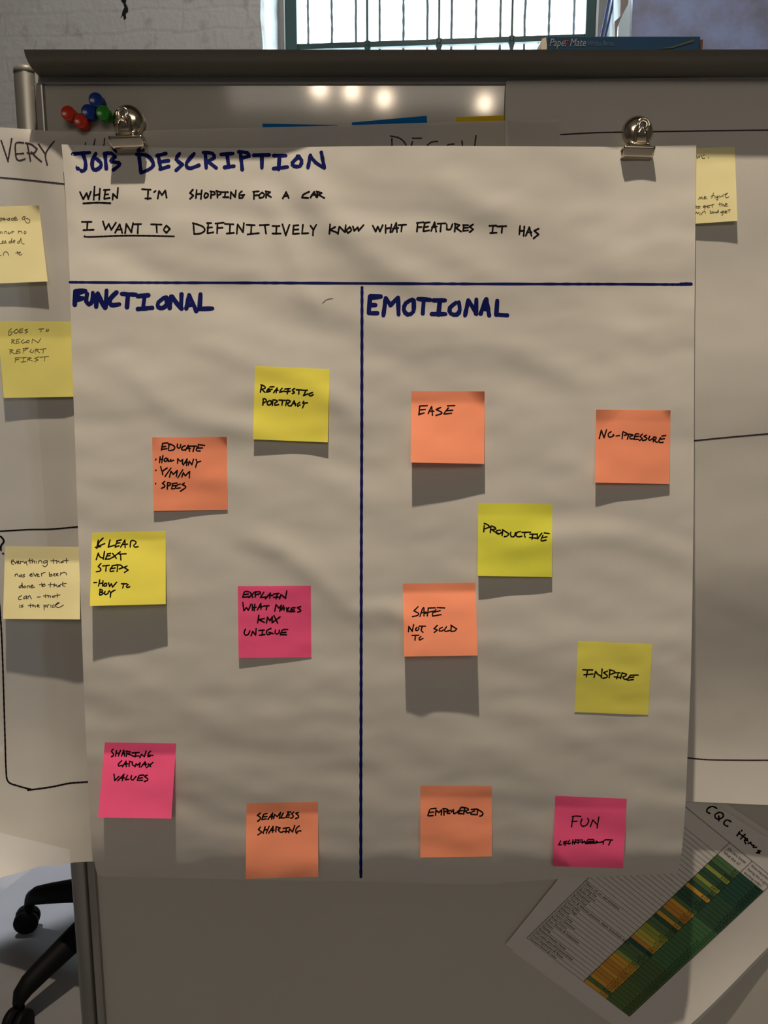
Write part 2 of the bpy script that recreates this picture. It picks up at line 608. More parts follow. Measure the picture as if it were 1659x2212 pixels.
# security grille outside the pane
gx0, gx1 = wl(640, 60, REV + 0.06)[0], wl(1266, 60, REV + 0.06)[0]
gr = empty('window_grille', WM @ Vector(((gx0 + gx1) / 2, REV + 0.06, hS)), -PHI)
tag(gr, 'row of twisted grey steel bars outside the window', 'grille')
for i, px in enumerate((664.5, 715.7, 767.8, 819, 870.6, 922, 974.5, 1027, 1080, 1132.4, 1184.5, 1238)):
    bm = bmesh.new()
    a = wl(px + 1, 60, REV + 0.06)[0]
    pts, rad = [], []
    for k in range(90):
        z = hS - 0.1 + (hT - hS + 0.2) * k / 89
        pts.append((a + 0.0022 * noise.noise(Vector((i * 3.3, z * 16, 0))), REV + 0.06, z))
        rad.append(0.0056 + 0.0009 * math.sin(z * 130 + i))
    tube(bm, pts, rad, 8)
    wobj('bar', bm, M['bar'], gr, True)
for hz in (hS - 0.05, hT + 0.04):
    bm = bmesh.new()
    box(bm, gx0 - 0.15, gx1 + 0.15, REV + 0.052, REV + 0.068, hz - 0.012, hz + 0.012)
    wobj('rail', bm, M['bar'], gr)

# two cables hanging in the right-hand reveal
for i, pl in enumerate(([(1318, -60), (1316, 0), (1308, 40), (1299, 82), (1290, 130), (1286, 200)], [(1330, -60), (1325, 0), (1319, 30), (1312, 60), (1306, 85), (1296, 130), (1290, 200)])):
    bm = bmesh.new()
    pts = []
    for x, y in pl:
        w = 0.20 + 0.035 * i
        a, h = wl(x, y, w)
        pts.append((a, w, h))
    tube(bm, pts, 0.0042 if i else 0.006, 8)
    c = wobj('cable', bm, M['cable'], None, True)
    tag(c, ('thick dark blue cable nearest the window frame' if i == 0 else 'thin dark blue cable crossing the white reveal'), 'cable', 'cables beside the window')
# pale board leaning in the reveal and bare plaster patch
bm = bmesh.new()
pp = [wl(x, y, 0.03) for x, y in [(1362, -2), (1366, -2), (1364.5, 80), (1364, 140), (1334, 140), (1334.5, 82), (1336, 55), (1347, 28)]]
f = [bm.verts.new((a, 0.03, h)) for a, h in pp]
b_ = [bm.verts.new((a, 0.05, h)) for a, h in pp]
bm.faces.new(f); bm.faces.new(b_[::-1])
for i in range(len(f)):
    j = (i + 1) % len(f)
    bm.faces.new((f[j], f[i], b_[i], b_[j]))
bmesh.ops.recalc_face_normals(bm, faces=bm.faces[:])
tag(wobj('board_offcut', bm, M['pale_panel']), 'pale slanted board leaning at the right edge of the window', 'board')
bm = bmesh.new()
pp = [wl(x, y, 0.06) for x, y in [(1341, -20), (1366, -20), (1366, 140), (1328, 140), (1328, 46), (1340, 35), (1340, 28)]]
f = [bm.verts.new((a, 0.06, h)) for a, h in pp]
b_ = [bm.verts.new((a, 0.10, h)) for a, h in pp]
bm.faces.new(f); bm.faces.new(b_[::-1])
for i in range(len(f)):
    j = (i + 1) % len(f)
    bm.faces.new((f[j], f[i], b_[i], b_[j]))
bmesh.ops.recalc_face_normals(bm, faces=bm.faces[:])
structure(wobj('trim_1', bm, M['plaster_brown']), 'bare brown plaster edge of the window reveal', 'plaster')

# ------------------------------------------------------------------ whiteboard on its stand


def hx(px, py, Y=0.0): return hit_y(px, py, Y).x
def hz_(px, py, Y=0.0): return hit_y(px, py, Y).z


XL = hx(97, 190)
XR = 0.80
ZT = hz_(600, 184)
ZB = 0.42
board = empty('whiteboard', (0.2, 0.0, 0.0))
tag(board, 'glossy whiteboard in a grey metal stand behind the paper charts', 'whiteboard')
bm = bmesh.new()
box(bm, XL - 0.008, XR + 0.01, 0.0, 0.018, ZB - 0.01, ZT + 0.01)
obj('panel', bm, M['board'], board)
bm = bmesh.new()
box(bm, XL - 0.008, XR + 0.009, -0.003, 0.020, ZT, ZT + 0.014, 0.0012)
obj('top_frame', bm, M['dark_frame'], board)
for x0, x1 in ((XL - 0.0085, XL), (XR, XR + 0.009)):
    bm = bmesh.new()
    box(bm, x0, x1, -0.006, 0.020, ZB - 0.01, ZT, 0.0015)
    obj('side_frame', bm, M['alu'], board)
bm = bmesh.new()
box(bm, XL - 0.008, XR + 0.009, -0.006, 0.020, ZB - 0.024, ZB - 0.01, 0.0015)
obj('bottom_frame', bm, M['alu'], board)
# overhanging rail
OV = 0.037
zrb = hz_(600, 163, -0.008)
zrt = hz_(800, 111, -OV + 0.003)
prof = bez((-0.006, zrb), (-OV + 0.003, zrb + 0.001), (-OV, zrt + 0.0006), 18) + [(0.028, zrt + 0.0006), (0.030, zrt - 0.003), (0.030, zrb)]
bm = bmesh.new()
extrude_profile(bm, prof, hx(84, 163, -0.006), XR + 0.03)
r_ = obj('top_rail', bm, M['rail'], board, True, 20)
r_['label'] = 'dark grey rounded rail along the top'
zp = hz_(54, 153)
pr = (hx(80, 190) - hx(27.5, 190)) / 2
for px_ in ((hx(80, 190) + hx(27.5, 190)) / 2, XR + 0.009 + pr):
    bm = bmesh.new()
    lathe(bm, [(0, 0.05), (pr, 0.05), (pr, zp - 0.004), (pr * 0.97, zp - 0.003), (pr * 0.97, zp - 0.0015)], 40, Matrix.Translation((px_, 0.006, 0)))
    po = obj('post', bm, M['alu'], board, True)
    bm = bmesh.new()
    lathe(bm, [(pr * 0.95, zp - 0.0018), (pr * 1.01, zp - 0.001), (pr * 0.98, zp + 0.003), (pr * 0.7, zp + 0.0055), (0, zp + 0.006)], 40, Matrix.Translation((px_, 0.006, 0)))
    obj('end_cap', bm, M['rail'], po, True)
    bm = bmesh.new()
    box(bm, px_ - 0.02, px_ + 0.02, -0.27, 0.29, 0.055, 0.085, 0.006)
    ft = obj('foot', bm, M['rail'], board)
    for yy in (-0.24, 0.26):
        bm = bmesh.new()
        lathe(bm, [(0, -0.011), (0.022, -0.011), (0.026, -0.007), (0.026, 0.007), (0.022, 0.011), (0, 0.011)], 24, Matrix.Translation((px_, yy, 0.0265)) @ Matrix.Rotation(R(90), 4, 'Y'))
        box(bm, px_ - 0.006, px_ + 0.006, yy - 0.006, yy + 0.006, 0.04, 0.06)
        obj('caster', bm, M['black_plastic'], ft)

# ------------------------------------------------------------------ paper surfaces
# each surface gives its distance from the board, towards the viewer, at board position (x, z)


def wr(x, z, seed, a, sx, sz):
    return a * noise.noise(Vector((x * sx + seed, z * sz, seed * 1.7)))


MT, MB_ = hz_(800, 316), hz_(800, 1900, -0.066)
XC1, XC2 = hx(275, 310, -0.006), hx(1376, 310, -0.008)
XBL, XBR = hx(640, 330, -0.02), hx(1330, 330, -0.02)


FOLDS = []
for fa, fb, am, wd in (((640, 380), (900, 600), 0.0016, 0.016), ((560, 460), (700, 640), 0.0012, 0.013), ((470, 760), (760, 900), 0.0013, 0.014), ((330, 840), (560, 930), 0.0011, 0.013),
                       ((560, 930), (800, 1000), -0.0010, 0.016), ((1000, 420), (1350, 560), 0.0011, 0.018), ((860, 720), (1200, 780), 0.0006, 0.014), ((560, 1180), (800, 1290), 0.0013, 0.013), ((820, 1290), (900, 1380), 0.0012, 0.012),
                       ((1150, 1150), (1450, 1190), 0.0010, 0.013), ((250, 560), (520, 620), -0.0009, 0.018)):
    pa, pb = hit_y(*fa, -0.03), hit_y(*fb, -0.03)
    FOLDS.append(((pa.x, pa.z), (pb.x, pb.z), am * 1.5, wd))


def d_main(x, z):
    q = (MT - z) / (MT - MB_)
    q = max(-0.05, min(1.05, q))
    base = 0.0068 + 0.085 * min(q, 0.6)
    if q > 0.6:
        k = min(q, 0.95) - 0.6
        base += 0.085 * k - 0.135 / 0.70 * k * k
    if q > 0.95:
        k = q - 0.95
        base += -0.05 * k - 2.4 * k * k
    tt = max(0.0, 1 - q / 0.33)
    mid = sm((x - XBL + 0.03) / 0.10) * sm((XBR + 0.05 - x) / 0.14)
    base += 0.0145 * mid * tt ** 1.5
    base += 0.0050 * sm((x - XC2 + 0.03) / 0.04) * max(0, 1 - q / 0.6)
    base += 0.012 * sm((XC1 - 0.046 - x) / 0.018) * max(0, 1 - q / 0.12)
    for (ax, az), (bx_, bz), am, wd in FOLDS:
        ux, uz = bx_ - ax, bz - az
        ll = ux * ux + uz * uz
        t = ((x - ax) * ux + (z - az) * uz) / ll
        ds = ((x - ax) * uz - (z - az) * ux) / math.sqrt(ll)
        ds += 0.012 * math.sin(t * 3.1 + ax * 40)
        base += am * math.exp(-(ds / wd) ** 2) * sm((t + 0.35) / 0.45) * sm((1.35 - t) / 0.45)
    w = wr(x * 0.8 + z * 0.6, z, 2.3, 0.0015, 9, 16) + wr(x, z + x * 0.35, 5.1, 0.0010, 13, 34) + wr(x - z * 0.5, z, 9.9, 0.00042, 30, 60)
    w += wr(x, z, 14.2, 0.0005, 6, 46)
    return base + w * (0.45 + 0.55 * sm(q / 0.12))


DT, DB = hz_(0, 275), hz_(0, 1890)


XDR = hx(1050, 280)
XRG = hx(1200, 600)


def d_design(x, z):
    q = max(-0.05, min(1.1, (DT - z) / (DT - DB)))
    lam = sm((-0.285 - x) / 0.10)
    base = 0.0030 + 0.0065 * sm((XL + 0.035 - x) / 0.03) + 0.010 * q + 0.075 * lam * max(0, (q - 0.72) / 0.28) ** 2
    base += 0.045 * sm((-0.365 - x) / 0.06) * max(0, (q - 0.88) / 0.12) ** 1.5
    # folds near the heading
    base += 0.0035 * math.exp(-((x + 0.335 + (z - DT) * 0.25) / 0.018) ** 2) * sm(q / 0.02) * max(0, 1 - q / 0.14)
    base += 0.0062 * sm((x - XDR) / 0.05)
    return base + (wr(x, z, 21.0, 0.0009, 10, 17) + wr(x, z, 25.0, 0.0005, 22, 30)) * (0.5 + 0.5 * sm(q / 0.2))


RT, RB = hz_(1400, 170), hz_(1600, 1737)


def d_right(x, z):
    q = max(-0.05, min(1.1, (RT - z) / (RT - RB)))
    base = 0.0036 + 0.0022 * sm(q / 0.1) + (0.030 * q - 0.026 * sm((q - 0.55) / 0.35)) * sm((x - XRG) / 0.12) + 0.010 * max(0, (q - 0.90) / 0.1) ** 2
    base += 0.0045 * math.sin(q * 21) * sm(q / 0.3) * 0.4
    return base + (wr(x, z, 31.0, 0.0014, 6, 14) + wr(x, z, 37.0, 0.0007, 20, 34)) * (0.2 + 0.8 * sm((q - 0.08) / 0.2))


def on(surf, px, py, extra=0.0):
    Y = 0.0
    for _ in range(7):
        p = hit_y(px, py, Y)
        Y = -(surf(p.x, p.z) + extra)
    return hit_y(px, py, Y)


def poly_at(pts, t):
    L = [0.0]
    for a, b in zip(pts, pts[1:]): L.append(L[-1] + math.dist(a, b))
    s = t * L[-1]
    for i in range(len(pts) - 1):
        if s <= L[i + 1] or i == len(pts) - 2:
            k = (s - L[i]) / max(1e-9, L[i + 1] - L[i])
            return (pts[i][0] + (pts[i + 1][0] - pts[i][0]) * k, pts[i][1] + (pts[i + 1][1] - pts[i][1]) * k)


def smooth_edge(pts, n=60):
    """Catmull-Rom through the outline points"""
    out = []
    P = [pts[0]] + list(pts) + [pts[-1]]
    for i in range(1, len(P) - 2):
        p0, p1, p2, p3 = P[i - 1], P[i], P[i + 1], P[i + 2]
        for k in range(6):
            t = k / 6
            out.append(tuple(0.5 * (2 * p1[c] + (p2[c] - p0[c]) * t + (2 * p0[c] - 5 * p1[c] + 4 * p2[c] - p3[c]) * t * t + (-p0[c] + 3 * p1[c] - 3 * p2[c] + p3[c]) * t ** 3) for c in (0, 1)))
    out.append(tuple(pts[-1]))
    return out


def sheet(name, surf, top, right, bottom, left, nu, nv, m, extra=None):
    """edges: top l->r, bottom l->r, left t->b, right t->b in photo pixels"""
    top, right, bottom, left = [smooth_edge(e) for e in (top, right, bottom, left)]
    c00, c10, c01, c11 = top[0], top[-1], bottom[0], bottom[-1]
    bm = bmesh.new()
    T = [poly_at(top, i / nu) for i in range(nu + 1)]
    B = [poly_at(bottom, i / nu) for i in range(nu + 1)]
    Lf = [poly_at(left, j / nv) for j in range(nv + 1)]
    Rt = [poly_at(right, j / nv) for j in range(nv + 1)]
    g = []
    for j in range(nv + 1):
        v = j / nv
        row = []
        for i in range(nu + 1):
            u = i / nu
            p = []
            for c in (0, 1):
                a = (1 - v) * T[i][c] + v * B[i][c] + (1 - u) * Lf[j][c] + u * Rt[j][c]
                a -= (1 - u) * (1 - v) * c00[c] + u * (1 - v) * c10[c] + (1 - u) * v * c01[c] + u * v * c11[c]
                p.append(a)
            row.append(bm.verts.new(on(surf, p[0], p[1], extra(u, v) if extra else 0.0)))
        g.append(row)
    for j in range(nv):
        for i in range(nu):
            bm.faces.new((g[j][i], g[j + 1][i], g[j + 1][i + 1], g[j][i + 1]))
    return obj(name, bm, m, None, True)


# ------------------------------------------------------------------ handwriting


def parse(txt, ox, oy, s):
    out = []
    for st in txt.replace('\n', ';').split(';'):
        pts = []
        for tok in st.split():
            a, b = tok.split(',')
            pts.append((ox + float(a) / s, oy + float(b) / s))
        if pts: out.append(pts)
    return out


def smooth_stroke(pts, step):
    """round the gentle bends, keep the sharp ones"""
    if len(pts) == 1: return [[pts[0], (pts[0][0] + 0.4, pts[0][1] + 0.4)]]
    runs, cur = [], [pts[0]]
    for i in range(1, len(pts)):
        cur.append(pts[i])
        if i < len(pts) - 1:
            a = (pts[i][0] - pts[i - 1][0], pts[i][1] - pts[i - 1][1])
            b = (pts[i + 1][0] - pts[i][0], pts[i + 1][1] - pts[i][1])
            la, lb = math.hypot(*a), math.hypot(*b)
            if la * lb > 0 and (a[0] * b[0] + a[1] * b[1]) / (la * lb) < 0.1:
                runs.append(cur)
                cur = [pts[i]]
    runs.append(cur)
    res = []
    for r in runs:
        P = [r[0]] + r + [r[-1]]
        o = []
        for i in range(1, len(P) - 2):
            p0, p1, p2, p3 = P[i - 1], P[i], P[i + 1], P[i + 2]
            n = max(2, int(math.dist(p1, p2) / step))
            for k in range(n):
                t = k / n
                o.append(tuple(0.5 * (2 * p1[c] + (p2[c] - p0[c]) * t + (2 * p0[c] - 5 * p1[c] + 4 * p2[c] - p3[c]) * t * t + (-p0[c] + 3 * p1[c] - 3 * p2[c] + p3[c]) * t ** 3) for c in (0, 1)))
        o.append(r[-1])
        res.append(o)
    return res


def ink(name, strokes, width, put, m, parent, label=None):
    """ribbons of ink lying on a paper; put(px, py) gives the point on the paper"""
    bm = bmesh.new()
    for st in strokes:
        for run in smooth_stroke(st, max(2.0, width * 0.8)):
            n = len(run)
            prev = None
            for i, p in enumerate(run):
                a, b = run[max(0, i - 1)], run[min(n - 1, i + 1)]
                dx, dy = b[0] - a[0], b[1] - a[1]
                l = math.hypot(dx, dy) or 1
                h = width * 0.5 * (1 + 0.10 * math.sin(i * 1.3 + p[0]))
                nx, ny = -dy / l * h, dx / l * h
                q = (bm.verts.new(put(p[0] + nx, p[1] + ny)), bm.verts.new(put(p[0] - nx, p[1] - ny)))
                if prev: bm.faces.new((prev[0], prev[1], q[1], q[0]))
                prev = q
                if i in (0, n - 1):
                    c = bm.verts.new(put(*p))
                    ring = [bm.verts.new(put(p[0] + h * math.cos(k * math.pi / 5), p[1] + h * math.sin(k * math.pi / 5))) for k in range(10)]
                    for k in range(10): bm.faces.new((c, ring[(k + 1) % 10], ring[k]))
    for f in bm.faces:
        f.normal_update()
        if f.normal.y > 0: f.normal_flip()
    o = obj(name, bm, m, parent)
    if label: o['label'] = label
    return o


# ------------------------------------------------------------------ the charts
# small notes stuck straight on the board, their lower parts under the thin chart
def flat_note(quad, m, label, dd, group=None):
    bm = bmesh.new()
    n = 8
    g = [[None] * (n + 1) for _ in range(n + 1)]
    for j in range(n + 1):
        for i in range(n + 1):
            u, v = i / n, j / n
            x = (1 - v) * ((1 - u) * quad[0][0] + u * quad[1][0]) + v * ((1 - u) * quad[3][0] + u * quad[2][0])
            y = (1 - v) * ((1 - u) * quad[0][1] + u * quad[1][1]) + v * ((1 - u) * quad[3][1] + u * quad[2][1])
            g[j][i] = bm.verts.new(hit_y(x, y, -dd - 0.0006 * v))
    for j in range(n):
        for i in range(n):
            bm.faces.new((g[j][i], g[j + 1][i], g[j + 1][i + 1], g[j][i + 1]))
    return tag(obj('sticky_note', bm, m, None, True), label, 'sticky note', group)


flat_note([(567, 267), (729.5, 270), (731, 430), (570, 428)], M['bluenote'], 'blue sticky note showing as a thin wedge above the thin chart, nearer the clip', 0.0008, 'notes stuck on the whiteboard')
flat_note([(760, 264.5), (922, 250), (929, 412), (768, 424)], M['bluenote'], 'blue sticky note with its wide right end showing beside the gold note', 0.0008, 'notes stuck on the whiteboard')
flat_note([(985, 253), (1146, 247), (1150, 406), (990, 412)], M['goldnote'], 'gold yellow sticky note tucked under the right chart', 0.0008, 'notes stuck on the whiteboard')

right = sheet('flip_chart_sheet', d_right, [(1094, 174), (1380, 169), (1659, 165), (2490, 152)], [(2490, 152), (2470, 900), (2430, 1770)],
              [(1105, 1715), (1300, 1724), (1481, 1731), (1659, 1739), (2000, 1752), (2430, 1770)], [(1094, 174), (1091, 262), (1092, 700), (1105, 1715)], 60, 90, M['sheet'])
tag(right, 'white chart sheet with thin pen lines, sticking out on the right', 'paper chart', 'paper charts on the whiteboard')


def put_on(surf, e=0.00018): return lambda x, y: on(surf, x, y, e)


for pl in ([(1200, 291.5), (1225, 290), (1290, 286.5), (1340, 285.5), (1500, 283), (1659, 281), (1900, 278)], [(1480, 954), (1499, 952), (1580, 944), (1659, 937), (1900, 915)], [(1460, 1634), (1484, 1637), (1530, 1641), (1600, 1642), (1659, 1642), (1900, 1640)]):
    ink('ruled_line', [pl], 3.0, put_on(d_right), M['soft_ink'], right)

design = sheet('flip_chart_sheet', d_design, [(-125, 267), (0, 275), (60, 279), (130, 283.5), (260, 284), (400, 279), (700, 272), (925, 265), (1210, 257)],
               [(1210, 257), (1211, 600), (1205, 1200), (1190, 1850)], [(-105, 1922), (0, 1896), (45, 1884), (86, 1872), (140, 1867.5), (203, 1861), (600, 1856), (1190, 1850)], [(-125, 267), (-115, 1000), (-105, 1922)], 110, 110, M['thin_sheet'])
tag(design, 'thin white chart sheet with a pen-drawn box, showing left of the big chart', 'paper chart', 'paper charts on the whiteboard')
pd = put_on(d_design)
ink('heading', parse('20,360 145,735;210,325 150,690;420,400 285,410 280,600 300,690 350,720 445,690;285,600 420,590;490,430 545,720;455,405 560,430 665,510 600,590 490,580;560,565 650,660 740,735;690,425 810,600;970,375 820,590 845,795', 0, 260, 8.295), 3.4, pd, M['soft_ink'], design)
ink('pen_strokes', parse('490,890 470,990;645,830 610,990;800,820 780,1000', 120, 190, 7.54), 2.6, pd, M['soft_ink'], design)
ink('heading', parse('240,500 242,640;230,483 300,500 350,555 340,640;400,500 470,500;400,525 370,640;595,525 550,530 515,555 560,600;670,600 670,560 690,548 725,545;785,520 800,640;895,480 875,640', 780, 160, 3.606), 3.2, pd, M['soft_ink'], design)
ink('ruled_line', [[(-60, 380), (0, 383.6), (60, 389), (137, 397), (180, 401)]], 3.4, pd, M['soft_ink'], design)
ink('box_outline', [[(-60, 1150), (0, 1147.5), (60, 1144), (110, 1143), (168, 1138), (220, 1134)]], 3.2, pd, M['black_ink'], design)
ink('box_outline', [[(-4, 1280), (0, 1318), (4.5, 1394), (8, 1500), (11, 1600), (13, 1660), (17.5, 1688), (40, 1698), (70.5, 1706)], [(60, 1707), (110, 1700), (150, 1692), (189, 1689), (230, 1686)]], 3.6, pd, M['black_ink'], design)
ink('question_mark', [[(-6, 1157), (3, 1160), (8.5, 1169), (4, 1176), (1.5, 1181), (2.5, 1189)], [(6.5, 1195.5), (7, 1196)]], 4.0, pd, M['black_ink'], design)

main = sheet('flip_chart_sheet', d_main,
             [(133, 312), (165, 313), (240, 316), (330, 318.5), (450, 320), (600, 319), (690, 317), (780, 316), (900, 315), (1100, 316), (1340, 317), (1420, 315.5), (1504, 313)],
             [(1504, 313), (1502, 480), (1500, 700), (1499, 900), (1498, 1120), (1493, 1429), (1485, 1632), (1481, 1731), (1476, 1801), (1471, 1850), (1463, 1886)],
             [(211, 1892), (300, 1895), (400, 1897.5), (530, 1900), (690, 1903), (780, 1904), (910, 1908), (1020, 1910), (1060, 1909.5), (1095, 1906.5), (1205, 1899), (1300, 1894), (1463, 1886)],
             [(133, 312), (140, 400), (147, 520), (151, 610), (155, 760), (159, 870), (167, 1100), (172, 1240), (178, 1400), (184, 1560), (190, 1690), (194, 1772), (198.5, 1827), (205, 1869), (211, 1892)],
             150, 180, M['sheet'])
tag(main, 'large white chart sheet with blue marker headings, hung by two metal clips', 'paper chart', 'paper charts on the whiteboard')
pm = put_on(d_main, 0.00013)
C1 = (150, 310, 5.53)
C2 = (440, 310, 5.53)
C3 = (690, 460, 3.253)
job = parse('40,125 240,108;160,130 190,210 190,300 150,330 100,300 95,275;315,120 275,200 275,290 315,315 370,280 375,230 320,180;425,130 440,300;415,120 500,115 545,160 500,195 500,215 590,230 595,260 525,315', *C1)
job += parse('830,140 855,350;805,130 930,145 1000,230 980,290 860,350;1060,140 1090,300;1045,145 1150,120;1075,220 1180,205;1085,305 1185,275;1315,120 1275,190 1350,250 1275,320;1490,120 1400,230 1405,280 1450,295 1545,260', *C1)
job += parse('800,80 805,160;790,75 840,80 850,105 810,125;815,125 860,160', 130, 300, 2.552)
job += parse('210,130 350,120;280,140 300,280;250,285 360,270;440,120 460,310;420,100 520,110 540,150 470,170;600,140 780,135;695,150 695,290;840,145 980,145;905,160 895,310;835,300 1000,280;1140,150 1060,230 1080,270 1150,270 1170,200 1120,150;1245,290 1275,140;1275,150 1340,230 1430,285;1405,105 1440,290', *C2)
ink('heading', job, 8.2, pm, M['blue_ink'], main)
l1 = parse('125,580 165,665 205,590 225,660 255,575;300,515 290,670;365,540 355,670;290,620 360,605;430,555 415,655;410,555 480,550;420,610 465,605;415,660 480,650;515,670 520,600 570,650 580,530;865,545 970,550;940,560 935,665;905,655 975,655;1010,580 1030,565;1055,655 1070,565 1105,615 1145,560 1160,645;1475,550 1440,590 1480,620 1440,660;1520,555 1510,650;1580,560 1570,660;1515,605 1575,600', *C1)
l1 += parse('20,590 5,630 20,650 50,630 50,600 20,590;90,575 85,650;80,570 130,580 135,605 90,615;160,570 165,645;150,565 205,580 200,605 165,615;210,580 290,580;260,580 250,640;230,640 295,640;320,655 325,580 375,640 385,560;455,570 425,600 425,650 460,650 475,620 445,615 485,612;600,580 600,660;590,575 660,570;600,620 650,615;690,590 660,620 670,650 710,640 725,605 695,585;745,575 745,645;740,570 795,580 755,610 805,640;945,655 985,580 1015,650;955,630 1010,625;1260,575 1190,610 1175,645 1250,650;1275,645 1320,575 1345,640;1290,615 1350,610;1355,580 1360,640;1345,570 1410,590 1370,610 1440,650', *C2)
ink('handwriting', l1, 3.8, pm, M['black_ink'], main)
ink('underline', parse('165,715 330,705 490,712', *C1), 4.0, pm, M['black_ink'], main)
l2 = parse('150,935 265,935;215,945 210,1030;165,1035 290,1030;400,930 430,1025 470,960 500,1030 555,945;545,1065 600,965 630,1065;560,1030 625,1025;665,1070 680,960 740,1060 760,950;765,965 855,962;820,970 815,1070;975,965 1100,968;1040,970 1045,1060;1160,980 1125,1030 1160,1065 1200,1020 1160,980;1480,955 1490,1080;1475,950 1590,990 1615,1040 1560,1075 1490,1080', *C1)
l2 += parse('55,955 45,1070;40,950 90,950;45,1005 100,1000;45,1070 115,1060;165,955 160,1070;140,955 240,945;165,1010 225,1005;255,960 355,965;315,970 310,1070;275,1075 360,1065;395,1075 405,965 470,1060 480,950;510,970 610,975;570,980 565,1080;525,1085 660,1070;670,975 780,970;730,980 745,1075;820,985 905,985;870,990 865,1080;820,1075 920,1075;940,965 980,1095 1025,970;1075,980 1065,1080;1070,980 1130,975;1070,1030 1130,1025;1065,1080 1140,1075;1185,970 1175,1075 1250,1070;1275,980 1310,1030;1345,970 1310,1035 1305,1095', *C2)
l2 += parse('75,80 70,145;110,98 75,118 130,140;130,145 140,95 180,135 185,85;215,100 190,120 200,140 225,120 212,98;235,95 245,125 270,100 275,125 310,85;375,90 395,130 410,95 425,130 445,85;465,85 465,140;507,80 498,135;465,110 500,105;510,135 540,70 545,135;515,110 555,105;555,85 610,82;580,85 575,130;690,75 685,130;685,70 730,65;688,100 720,98;740,75 730,125;735,70 775,65;735,100 765,95;730,128 770,122;785,125 810,65 820,130;790,100 825,95;830,75 885,72;855,78 850,130;895,80 895,115 920,115 935,78;955,80 950,130;950,75 985,85 960,105 995,130;1015,85 1010,125;1010,85 1045,85;1012,105 1045,102;1010,125 1045,122;1080,80 1055,95 1080,115 1055,135;1195,90 1245,88;1220,92 1215,138;1200,140 1245,138;1250,95 1312,92;1285,95 1280,138;1410,90 1405,150;1440,95 1435,160;1405,125 1440,125;1450,160 1475,100 1490,160;1460,135 1490,135;1540,110 1510,125 1540,150 1505,178', *C3)
ink('handwriting', l2, 3.8, pm, M['black_ink'], main)
ink('underline', parse('180,1105 220,1115 700,1100 1250,1108', *C1), 3.4, pm, M['black_ink'], main)
ink('ruled_line', [[(151, 609.5), (300, 610.5), (560, 611), (1000, 613), (1300, 613.5), (1470, 614.5), (1493, 613.5)]], 5.6, pm, M['blue_ink'], main, 'thick blue horizontal line')
ink('ruled_line', [[(1470, 613.5), (1493, 613.5)]], 7.0, pm, M['blue_ink'], main, 'blue end of the horizontal line')
ink('ruled_line', [[(782, 621), (781.5, 900), (780.5, 1200), (780, 1500), (779.5, 1700), (779.5, 1894)]], 6.4, pm, M['blue_ink'], main, 'thick blue vertical line')
ink('heading', parse('108,95 105,235;108,92 160,85 215,92;118,120 190,98;115,170 190,165;115,150 185,170;120,185 185,172;235,120 225,200 255,230 290,200 295,110;330,255 338,125;348,115 385,200 425,270;440,85 430,260;545,105 480,170 475,225 510,240 575,230;600,120 750,130;665,140 655,260;770,145 880,135;840,150 825,265;770,280 920,268;1050,160 985,210 985,260 1030,270 1075,230 1070,160;1105,270 1120,150;1130,150 1180,220 1230,275;1230,125 1225,270;1280,275 1310,140;1310,135 1350,220 1385,300;1290,240 1350,235;1430,125 1420,280 1555,275', 140, 610, 4.879), 9.6, pm, M['blue_ink'], main)
ink('heading', parse('95,100 80,270;100,95 205,100;105,115 180,105;85,190 150,190;80,275 170,275;235,300 260,115;260,115 310,190 380,120;390,110 395,290;540,130 470,170 450,240 490,290 550,260 555,140;600,125 730,135;660,140 650,280;765,140 885,140;830,150 815,290;745,285 890,285;1000,165 935,220 945,280 1010,290 1040,240 1030,160;1095,300 1130,140 1175,210 1215,285;1215,130 1210,280;1260,280 1315,130;1320,130 1350,300;1280,230 1340,230;1435,145 1425,290 1540,298', 780, 620, 4.879), 9.4, pm, M['blue_ink'], main)
ink('pencil_mark', [[(697, 655), (703, 649), (710, 646), (719, 645)]], 1.5, pm, M['grey_ink'], main)

# ------------------------------------------------------------------ sticky notes


def inv_bilinear(quad, x, y):
    u = v = 0.5
    (x0, y0), (x1, y1), (x2, y2), (x3, y3) = quad          # tl tr br bl
    for _ in range(8):
        fx = (1 - v) * ((1 - u) * x0 + u * x1) + v * ((1 - u) * x3 + u * x2) - x
        fy = (1 - v) * ((1 - u) * y0 + u * y1) + v * ((1 - u) * y3 + u * y2) - y
        a = (1 - v) * (x1 - x0) + v * (x2 - x3); b = (1 - u) * (x3 - x0) + u * (x2 - x1)
        c = (1 - v) * (y1 - y0) + v * (y2 - y3); d = (1 - u) * (y3 - y0) + u * (y2 - y1)
        det = a * d - b * c
        u -= (fx * d - fy * b) / det
        v -= (fy * a - fx * c) / det
    return u, v


